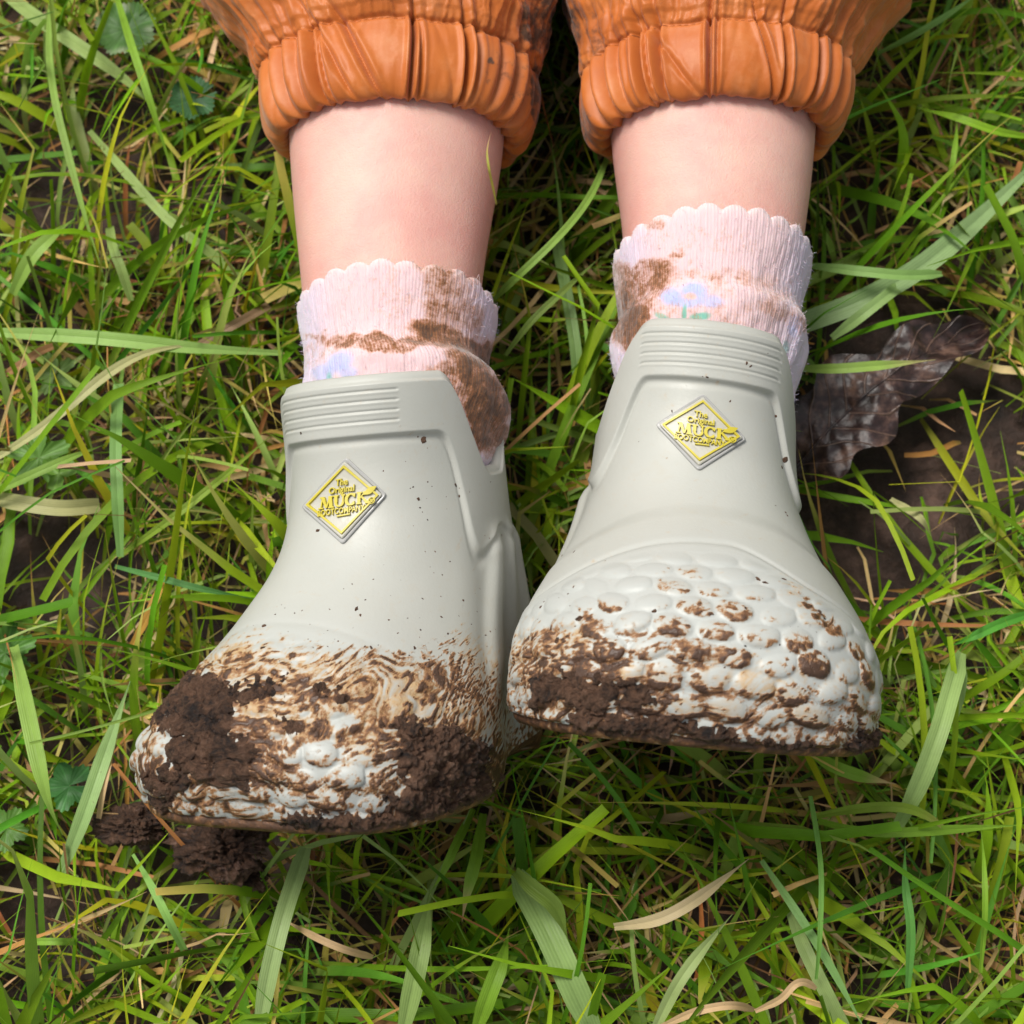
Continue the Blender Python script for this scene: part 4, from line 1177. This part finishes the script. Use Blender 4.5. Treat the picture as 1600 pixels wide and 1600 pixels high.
def hero(label, pts, wpx, col, h=0.035, tip=None, endw=0.05, roll=0.0, name="grass_blade", cat="grass blade", mid=1.0, fold=0.14, basew=0.6):
    """pts (px, py[, height]) from the root to the tip, width in photograph pixels"""
    P = [(p[0], p[1], p[2] if len(p) > 2 else h * (0.75 + 0.25 * math.sin(math.pi * i / (len(pts) - 1)))) for i, p in enumerate(pts)]
    n = 22
    Q, t = smooth_path(P, n)
    W = G(Q[:, 0], Q[:, 1], Q[:, 2])
    tan = np.gradient(W, axis=0); tan /= np.linalg.norm(tan, axis=1)[:, None]
    up = np.array([0, -0.15, 1.0])
    side = np.cross(tan, up); side /= np.linalg.norm(side, axis=1)[:, None]
    nr = np.cross(side, tan)
    rl = roll * np.sin(t * 5 + len(label))
    s2 = side * np.cos(rl)[:, None] + nr * np.sin(rl)[:, None]; n2 = -side * np.sin(rl)[:, None] + nr * np.cos(rl)[:, None]
    w = wpx * 0.00020 * (basew + (1 - basew) * sstep(0, 0.3, t)) * (endw + (1 - endw) * sstep(1.0, 0.55 if endw < 0.5 else 0.9, t))
    us = np.array([-1, -0.6, -0.12, 0, 0.12, 0.6, 1.0])
    hs = np.array([1.0, 0.72, 0.22, 0.0, 0.22, 0.72, 1.0]) * fold
    root = W[0].copy(); root[2] = 0.0
    V = W[:, None] + s2[:, None] * (us * 0.5)[None, :, None] * w[:, None, None] + n2[:, None] * hs[None, :, None] * w[:, None, None]
    V = V + 0.00025 * perlin(V * 90, len(label))[..., None] * n2[:, None]
    c = np.array(col)[None, None] * (1 + 0.10 * perlin(np.stack([V[..., 0] * 60, V[..., 1] * 60, V[..., 2] * 60 + len(label)], -1), 4))[..., None]
    if tip is not None:
        f = sstep(0.6, 0.95, t)[:, None, None]; c = c * (1 - f) + np.array(tip) * f
    uv = np.stack(np.broadcast_arrays((us[None] + 1) / 2, t[:, None]), -1)
    Vw = (V - root).reshape(-1, 3)
    o = new_mesh(name, Vw, grid_faces(n, 7), GRASS, cols=np.clip(c, 0.01, 1).reshape(-1, 3), uv=uv.reshape(-1, 2))
    # a little real thickness
    o.location = root
    tag(o, label, cat, "grass blades that stand out from the turf")
    return o

H_ = hero
H_("broad pale green blade slanting in from the top left corner", [(-30, -40), (50, 25), (120, 70), (200, 125), (265, 190)], 26, PALEG, 0.03)
H_("long narrow blade running down from the top edge near the left corner", [(82, -20), (72, 60), (82, 150), (112, 260), (135, 350), (165, 440)], 13, MIDG, 0.045)
H_("bright green blade falling from the top edge beside the round leaf", [(178, -20), (205, 70), (232, 150), (262, 245)], 14, BRIGHT, 0.05, endw=0.3)
H_("pale blade slanting down right toward the orange trouser cuff", [(140, 205), (190, 262), (260, 345), (330, 395), (372, 430)], 17, PALEG, 0.032, endw=0.5)
H_("short wide bright blade near the left edge below bare soil", [(20, 460), (48, 400), (85, 365), (118, 340)], 26, MIDG, 0.035)
H_("cut blunt pale blade pointing down below the bare soil patch", [(205, 470), (190, 420), (175, 385), (172, 356)], 17, PALEG, 0.035, endw=0.9)
H_("light green blade crossing almost level from the left edge", [(-40, 518), (90, 524), (180, 530), (300, 545), (440, 552)], 24, (0.28, 0.45, 0.11), 0.045, endw=0.4)
H_("pale curved blade arching up from the left edge over the level one", [(-20, 725), (60, 675), (115, 630), (180, 570), (245, 540), (340, 538)], 17, CREAM, 0.05)
H_("upright grey green blade standing left of the left boot", [(188, 870), (184, 780), (180, 690), (186, 600)], 20, (0.20, 0.37, 0.10), 0.048, endw=0.9)
H_("stiff cream stem lying level from the left edge", [(-30, 775), (40, 788), (100, 796), (155, 790)], 27, CREAM, 0.035, endw=0.9)
H_("mid green blade rising to the right from the left edge", [(-30, 778), (50, 742), (110, 715), (170, 692)], 16, MIDG, 0.04)
H_("dark green thin blade sweeping level toward the left boot's ankle", [(180, 885), (250, 903), (320, 922), (400, 936)], 11, (0.09, 0.24, 0.06), 0.04)
H_("yellowing blade climbing up right to the left boot's collar", [(185, 870), (270, 810), (350, 745), (430, 675)], 13, OLIVE, 0.04)
H_("broad green blade hanging down beside the left boot's toe", [(22, 1010), (45, 1120), (62, 1200), (78, 1270), (98, 1305)], 27, MIDG, 0.045)
H_("broad pale blade rising to the right left of the muddy toe", [(95, 1365), (130, 1280), (160, 1190), (205, 1060)], 26, (0.27, 0.42, 0.14), 0.04)
H_("straight narrow blade below the mud clods", [(288, 1484), (265, 1440), (238, 1385), (208, 1335)], 13, (0.24, 0.44, 0.10), 0.048, endw=0.4, basew=0.9)
H_("short blunt green stub lying level at the lower left", [(42, 1471), (70, 1471), (95, 1471), (120, 1471)], 11, (0.26, 0.45, 0.06), 0.04, endw=0.9)
H_("long grey green blade rising from the bottom edge toward the left toe", [(402, 1625), (420, 1520), (445, 1420), (478, 1325)], 27, (0.31, 0.43, 0.16), 0.055, endw=0.6)
H_("pale green blade rising from the bottom edge, tip kinked", [(628, 1620), (648, 1530), (664, 1450), (672, 1385)], 30, (0.29, 0.42, 0.12), 0.055)
H_("widest pale blade leaning left from the bottom edge below the heel", [(935, 1630), (895, 1540), (850, 1440), (808, 1365)], 42, (0.28, 0.42, 0.13), 0.055, endw=0.5)
H_("dark curled leaf tip folded over the widest blade", [(806, 1362, .058), (832, 1388, .062), (868, 1412, .062), (888, 1470, .058)], 24, (0.13, 0.20, 0.03), 0.06, fold=0.3)
H_("vivid green blade leaning right at the bottom edge", [(742, 1615), (765, 1550), (785, 1500), (796, 1450)], 26, BRIGHT, 0.05)
H_("glossy green blade hanging down below the left sole", [(755, 1272), (745, 1340), (728, 1400), (722, 1440)], 19, BRIGHT, 0.05, tip=TAN)
H_("bright blade pointing down right beneath the left sole", [(740, 1265), (712, 1320), (690, 1370), (672, 1395)], 14, BRIGHT, 0.045)
H_("pink tan dry blade lying below the left boot", [(452, 1442), (500, 1468), (540, 1485), (582, 1495)], 11, TAN, 0.055, name="dry_blade", cat="dry grass blade", endw=0.6, basew=0.3)
H_("long tan dry blade curving up right beneath the right boot", [(960, 1448), (1030, 1440), (1090, 1405), (1170, 1342)], 19, (0.56, 0.45, 0.25), 0.055, name="dry_blade", cat="dry grass blade")
H_("curled tan dry blade at the bottom edge", [(1030, 1605), (1090, 1578), (1150, 1568), (1178, 1578)], 12, TAN, 0.06, name="dry_blade", cat="dry grass blade", endw=0.5)
H_("looped dry blade knotted near the bottom edge", [(1180, 1580, .05), (1225, 1560, .06), (1240, 1535, .062), (1258, 1530, .06), (1275, 1545, .055)], 11, TAN, 0.06, name="dry_blade", cat="dry grass blade", endw=0.5)
H_("pale green blade rising right from the bottom edge under the right boot", [(1015, 1625), (1055, 1540), (1095, 1485), (1145, 1428)], 19, (0.34, 0.44, 0.16), 0.055)
H_("narrow stem standing upright below the right sole", [(1275, 1530), (1282, 1460), (1284, 1350), (1266, 1244)], 8, (0.20, 0.42, 0.08), 0.06, endw=0.8)
H_("long blade slanting down right to the bottom edge", [(1190, 1345), (1235, 1410), (1290, 1495), (1360, 1625)], 13, (0.22, 0.40, 0.12), 0.05)
H_("broad grey green blade slanting to the bottom edge beneath the stem", [(1232, 1420), (1255, 1480), (1290, 1550), (1325, 1620)], 22, (0.28, 0.38, 0.13), 0.042, endw=0.7)
H_("widest upright pale blade right of the right sole", [(1400, 1295), (1435, 1230), (1468, 1140), (1490, 1060), (1502, 1020)], 30, (0.31, 0.45, 0.14), 0.06, endw=0.5)
H_("olive blade arching to the right with a withered tip", [(1275, 1275), (1340, 1262), (1420, 1258), (1470, 1285), (1510, 1330)], 15, OLIVE, 0.055, tip=(0.4, 0.3, 0.12))
H_("glossy green blade lying level below the olive arch", [(1278, 1282), (1330, 1300), (1400, 1302), (1500, 1295), (1610, 1288)], 15, BRIGHT, 0.052)
H_("green blade with browned tip emerging under the right sole", [(1262, 1172), (1300, 1198), (1350, 1215), (1400, 1225)], 20, BRIGHT, 0.04, tip=TAN)
H_("bright thin blade standing at the lower right", [(1532, 1520), (1540, 1420), (1538, 1350), (1532, 1285)], 9, BRIGHT, 0.06)
H_("forked green blade tip pointing up at the lower right", [(1418, 1550), (1425, 1450), (1412, 1380), (1415, 1310)], 14, (0.12, 0.32, 0.06), 0.055)
H_("broad pale blade slanting from the right sock to the right edge", [(1255, 505), (1330, 480), (1420, 435), (1500, 370), (1620, 255)], 38, (0.28, 0.42, 0.17), 0.035, endw=0.4, basew=1)
H_("light green blade level above the broad slanting one", [(1262, 415), (1350, 425), (1420, 432), (1472, 428)], 18, (0.26, 0.44, 0.12), 0.045, endw=0.5)
H_("short pale blade ending blunt beside the dead brown leaf", [(1300, 528), (1350, 490), (1385, 462), (1408, 445)], 20, (0.30, 0.45, 0.15), 0.042, endw=0.7)
H_("straight light blade pointing right from the right boot's collar over the dead leaf", [(1235, 576), (1310, 577), (1390, 570), (1462, 562)], 17, (0.30, 0.46, 0.09), 0.045, tip=(0.55, 0.5, 0.2))
H_("vivid blade crossing bare soil at the upper right", [(1620, 215), (1560, 208), (1500, 185), (1420, 165)], 15, (0.22, 0.40, 0.02), 0.045)
H_("long blade slanting up right beside the right trouser leg", [(1370, 85), (1430, 55), (1490, 18), (1540, -20)], 12, (0.22, 0.42, 0.09), 0.045)
H_("upright bright blade in the upper right grass", [(1478, 305), (1488, 260), (1494, 215), (1496, 180)], 10, BRIGHT, 0.05)
H_("bent pale blade with a dark speck below the right edge leaves", [(1490, 1130), (1505, 1060), (1500, 1030), (1480, 1010)], 16, (0.30, 0.44, 0.14), 0.05)
H_("broad glossy blade pointing left from the right edge", [(1620, 955), (1560, 975), (1510, 1000), (1478, 1012)], 16, (0.10, 0.34, 0.04), 0.05)
H_("pale flattened blade on bare soil right of the ankle", [(1392, 780), (1440, 810), (1455, 838)], 13, CREAM, 0.03)
H_("bright blade curving down left between the two shins", [(958, 222), (925, 310), (870, 375), (800, 440), (770, 470)], 13, (0.24, 0.40, 0.07), 0.062, endw=0.5)
H_("grey green blade upright between the two socks", [(905, 640), (900, 540), (882, 440), (868, 370)], 20, (0.20, 0.33, 0.10), 0.035, endw=0.7)
H_("thin withered blade lying up against the left shin", [(776, 320, .078), (765, 270, .098), (759, 235, .098), (768, 205, .092)], 4, (0.42, 0.42, 0.08), 0.09, name="dry_blade", cat="dry grass blade", tip=TAN)
H_("pale green blade running down to the right under the left sock", [(790, 555), (830, 500), (880, 455), (940, 400)], 12, (0.26, 0.38, 0.08), 0.045)
H_("orange brown dead blade at the right of the trampled grass left of the boot", [(205, 1010), (228, 970), (250, 920), (268, 880)], 14, (0.55, 0.30, 0.06), 0.035, name="dry_blade", cat="dry grass blade")
H_("brown dead blade slanting at the left edge", [(0, 590), (30, 572), (60, 550), (85, 540)], 15, (0.36, 0.19, 0.09), 0.03, name="dry_blade", cat="dry grass blade", endw=0.8)
H_("long brown stalk lying behind the level blades", [(300, 545), (340, 522), (380, 500), (420, 478)], 16, (0.34, 0.22, 0.13), 0.03, name="dry_blade", cat="dry grass blade", endw=0.9)
H_("straw coloured blade slanting under the left toe's clods", [(150, 1310), (160, 1240), (172, 1190), (185, 1150)], 9, TAN, 0.04, name="dry_blade", cat="dry grass blade")

# ------------------------------------------------------------------ lumps of mud, leaves
def clod(px, py, h, rx, ry, seed, label):
    nu, nv = 110, 70
    u = np.arange(nu) / nu * 2 * math.pi; v = np.linspace(0.01, math.pi - 0.01, nv)
    U_, V_ = np.meshgrid(u, v)
    d = np.stack([np.cos(U_) * np.sin(V_), np.sin(U_) * np.sin(V_), np.cos(V_)], -1)
    w_ = d + 0.35 * np.stack([fbm(d * 3 + seed, 3, 5), fbm(d * 3 + 9, 3, 6), fbm(d * 3 + 17, 3, 7)], -1)
    r = 1 + 0.8 * fbm(w_ * 1.6 + seed, 3, seed) + 0.42 * fbm(w_ * 5 + seed, 3, seed + 1, 0.55) + 0.07 * fbm(w_ * 22, 3, seed + 2, 0.7)
    s_ = 0.000222
    P = d * r[..., None] * np.array([rx * s_, ry * s_, min(rx, ry) * s_ * 1.0])
    loc = G(px, py, h)
    F = grid_faces(nv, nu, True)
    o = new_mesh("mud_clod", P.reshape(-1, 3), F[:, ::-1], CLOD)
    o.location = loc
    tag(o, label, "mud clod", "clods of mud under the left toe")
CLOD = make_mud("crumbly_soil", (0.030, 0.017, 0.014), (0.34, 0.21, 0.17))
clod(345, 1325, 0.034, 60, 38, 3, "larger crumbly brown mud clod directly below the left boot's toe")
clod(210, 1288, 0.030, 46, 28, 8, "smaller flat mud clod poking out left of the left boot's toe")
clod(395, 1372, 0.026, 22, 18, 14, "smallest dark crumb of mud at the foot of the larger clod")

def leaf(label, px, py, h, size, lobes, depth, col, rot, cat, name, cup=0.12, edge=None, seed=1, aspect=1.0, spl=0.15):
    """a lobed leaf: radial outline, folded veins, real curvature"""
    na, nr_ = 120, 14
    a = np.linspace(-math.pi + spl, math.pi - spl, na); r = np.linspace(0, 1, nr_)
    A, R_ = np.meshgrid(a, r)
    out = 1 - depth * (0.5 - 0.5 * np.cos((A / (math.pi)) * math.pi * lobes)) ** 1.5 + 0.05 * np.cos(A * lobes * 5)
    X = R_ * out * np.sin(A) * aspect; Y = R_ * out * np.cos(A)
    Z = cup * R_ ** 2 + 0.035 * R_ * np.abs(np.sin(A * lobes / 2)) + 0.10 * perlin(np.stack([X * 1.6, Y * 1.6, 0 * X + seed], -1), seed)
    s_ = size * 0.000222
    cr, sr = math.cos(rot), math.sin(rot)
    P = np.stack([(X * cr - Y * sr), (X * sr + Y * cr), Z], -1) * s_
    c = np.array(col)[None, None] * (1 + 0.35 * (np.abs(np.cos(A * lobes / 2)) > 0.985))[..., None] * np.ones(P.shape)
    if edge is not None:
        f = sstep(0.55, 1.0, R_)[..., None] * sstep(-0.2, 0.5, perlin(np.stack([X * 2, Y * 2, 0 * X + seed + 3], -1), 9))[..., None]
        c = c * (1 - f) + np.array(edge) * f
    uv = np.stack([0.5 + 0.02 * X, Y], -1)
    o = new_mesh(name, P.reshape(-1, 3), grid_faces(nr_, na), GRASS, cols=np.clip(c, 0.01, 1).reshape(-1, 3), uv=uv.reshape(-1, 2))
    o.location = G(px, py, h)
    tag(o, label, cat)
    return o
DG = (0.07, 0.17, 0.035)
leaf("round scalloped green leaf with a silvery edge near the top left", 196, 48, 0.026, 52, 8, 0.10, DG, 0.4, "leaf", "round_leaf", edge=(0.30, 0.36, 0.22), seed=3)
leaf("dark green round leaf half hidden left of the orange cuff", 302, 155, 0.02, 40, 6, 0.12, (0.05, 0.14, 0.05), 2.0, "leaf", "round_leaf", seed=5)
leaf("lobed pale green leaf at the left edge beside the cream stem", 60, 715, 0.03, 50, 5, 0.5, (0.11, 0.23, 0.04), -1.2, "leaf", "lobed_leaf", seed=6)
leaf("small three fingered green leaf above the cream stem", 92, 740, 0.033, 30, 3, 0.62, (0.14, 0.27, 0.04), 3.0, "leaf", "lobed_leaf", seed=7)
leaf("crinkled green leaf cut by the left edge at mid height", 8, 1020, 0.03, 48, 6, 0.35, (0.08, 0.20, 0.03), 0.9, "leaf", "lobed_leaf", seed=8)
leaf("dark green leaf under the blades left of the muddy toe", 108, 1228, 0.02, 38, 5, 0.3, (0.05, 0.17, 0.04), 1.7, "leaf", "lobed_leaf", seed=9)
leaf("pale green leaf at the left edge low down", 10, 1295, 0.022, 34, 5, 0.3, (0.09, 0.20, 0.03), -0.6, "leaf", "lobed_leaf", seed=10)
leaf("small light green leaf with soft lobes under the curved blade", 85, 585, 0.022, 36, 5, 0.45, (0.14, 0.23, 0.06), 0.3, "leaf", "lobed_leaf", seed=12)

def dead_leaf():
    m, nt, b = mat("wet_dead_leaf")
    n1 = noise(nt, 110, 7, 0.7); uvn = nt.nodes.new("ShaderNodeUVMap")
    sx = nt.nodes.new("ShaderNodeSeparateXYZ"); nt.links.new(uvn.outputs[0], sx.inputs[0])
    au = math_n(nt, 'ABSOLUTE', sx.outputs[0])
    ve = math_n(nt, 'SINE', math_n(nt, 'MULTIPLY', math_n(nt, 'SUBTRACT', sx.outputs[1], math_n(nt, 'MULTIPLY', au, 0.18)), 62))
    vm = nt.nodes.new("ShaderNodeMapRange"); vm.inputs[1].default_value = 0.90; vm.inputs[2].default_value = 1.0; nt.links.new(ve, vm.inputs[0])
    c = ramp(nt, n1, [(0.40, (0.012, 0.006, 0.006)), (0.52, (0.034, 0.017, 0.015)), (0.66, (0.13, 0.072, 0.052))])
    c = mix(nt, math_n(nt, 'MULTIPLY', vm.outputs[0], 0.35), c, (0.24, 0.15, 0.11))
    nt.links.new(c, b.inputs["Base Color"]); b.inputs["Roughness"].default_value = 0.35
    bump(nt, b, math_n(nt, 'ADD', n1, math_n(nt, 'MULTIPLY', vm.outputs[0], 0.5)), 0.0008, 0.8)
    # midrib from the ankle of the right boot to the tip at the upper right
    rib, t = smooth_path([(1238, 735, .018), (1300, 665, .023), (1375, 595, .028), (1450, 548, .027), (1538, 515, .016)], 90)
    W = G(rib[:, 0], rib[:, 1], rib[:, 2])
    tan = np.gradient(W, axis=0); tan /= np.linalg.norm(tan, axis=1)[:, None]
    side = np.cross(tan, np.array([0, 0, 1.0])); side /= np.linalg.norm(side, axis=1)[:, None]; up = np.cross(side, tan)
    us = np.linspace(-1, 1, 41)
    env = np.interp(t, [0, .1, .25, .45, .6, .75, .9, 1], [0.35, .8, 1, .95, .62, .62, .45, .04])
    lobeL = 1 - 0.30 * np.abs(np.cos(t * math.pi * 3.5)) ** 3; lobeR = 1 - 0.30 * np.abs(np.cos(t * math.pi * 3.5 + 0.6)) ** 3
    wl, wr = env * lobeL * 88 * .000222, env * lobeR * 82 * .000222
    ww = np.where(us[None] < 0, wl[:, None], wr[:, None])
    V = W[:, None] + side[:, None] * (us[None] * ww)[..., None]
    z = 0.0030 * np.abs(us)[None] ** 1.5 * (0.4 + np.sin(t * 9)[:, None]) + 0.0034 * perlin(V * 55, 3) + 0.0016 * perlin(V * 150, 4) + 0.0006 * perlin(V * 340, 6) - 0.0016 * np.abs(us)[None] ** 2.5 * np.cos(t * 30)[:, None]
    V = V + up[:, None] * z[..., None]
    uv = np.stack(np.broadcast_arrays(us[None], t[:, None]), -1)
    root = W[0]
    o = new_mesh("dead_leaf", (V - root).reshape(-1, 3), grid_faces(90, 41), m, uv=uv.reshape(-1, 2))
    o.location = root
    tag(o, "large wet purple brown dead leaf lying on soil right of the right boot", "dead leaf")
    # raised midrib
    n = 8; ang = np.arange(n) / n * 2 * math.pi
    R_ = (0.0007 * (1 - 0.8 * t))[:, None, None]
    P = W[:, None] + up[:, None] * z[:, 20][:, None, None] + side[:, None] * np.cos(ang)[None, :, None] * R_ + up[:, None] * np.sin(ang)[None, :, None] * R_
    new_mesh("midrib", (P - root).reshape(-1, 3), grid_faces(90, n, True), m, o, uv=np.zeros((90 * n, 2)) + 0.5)
dead_leaf()
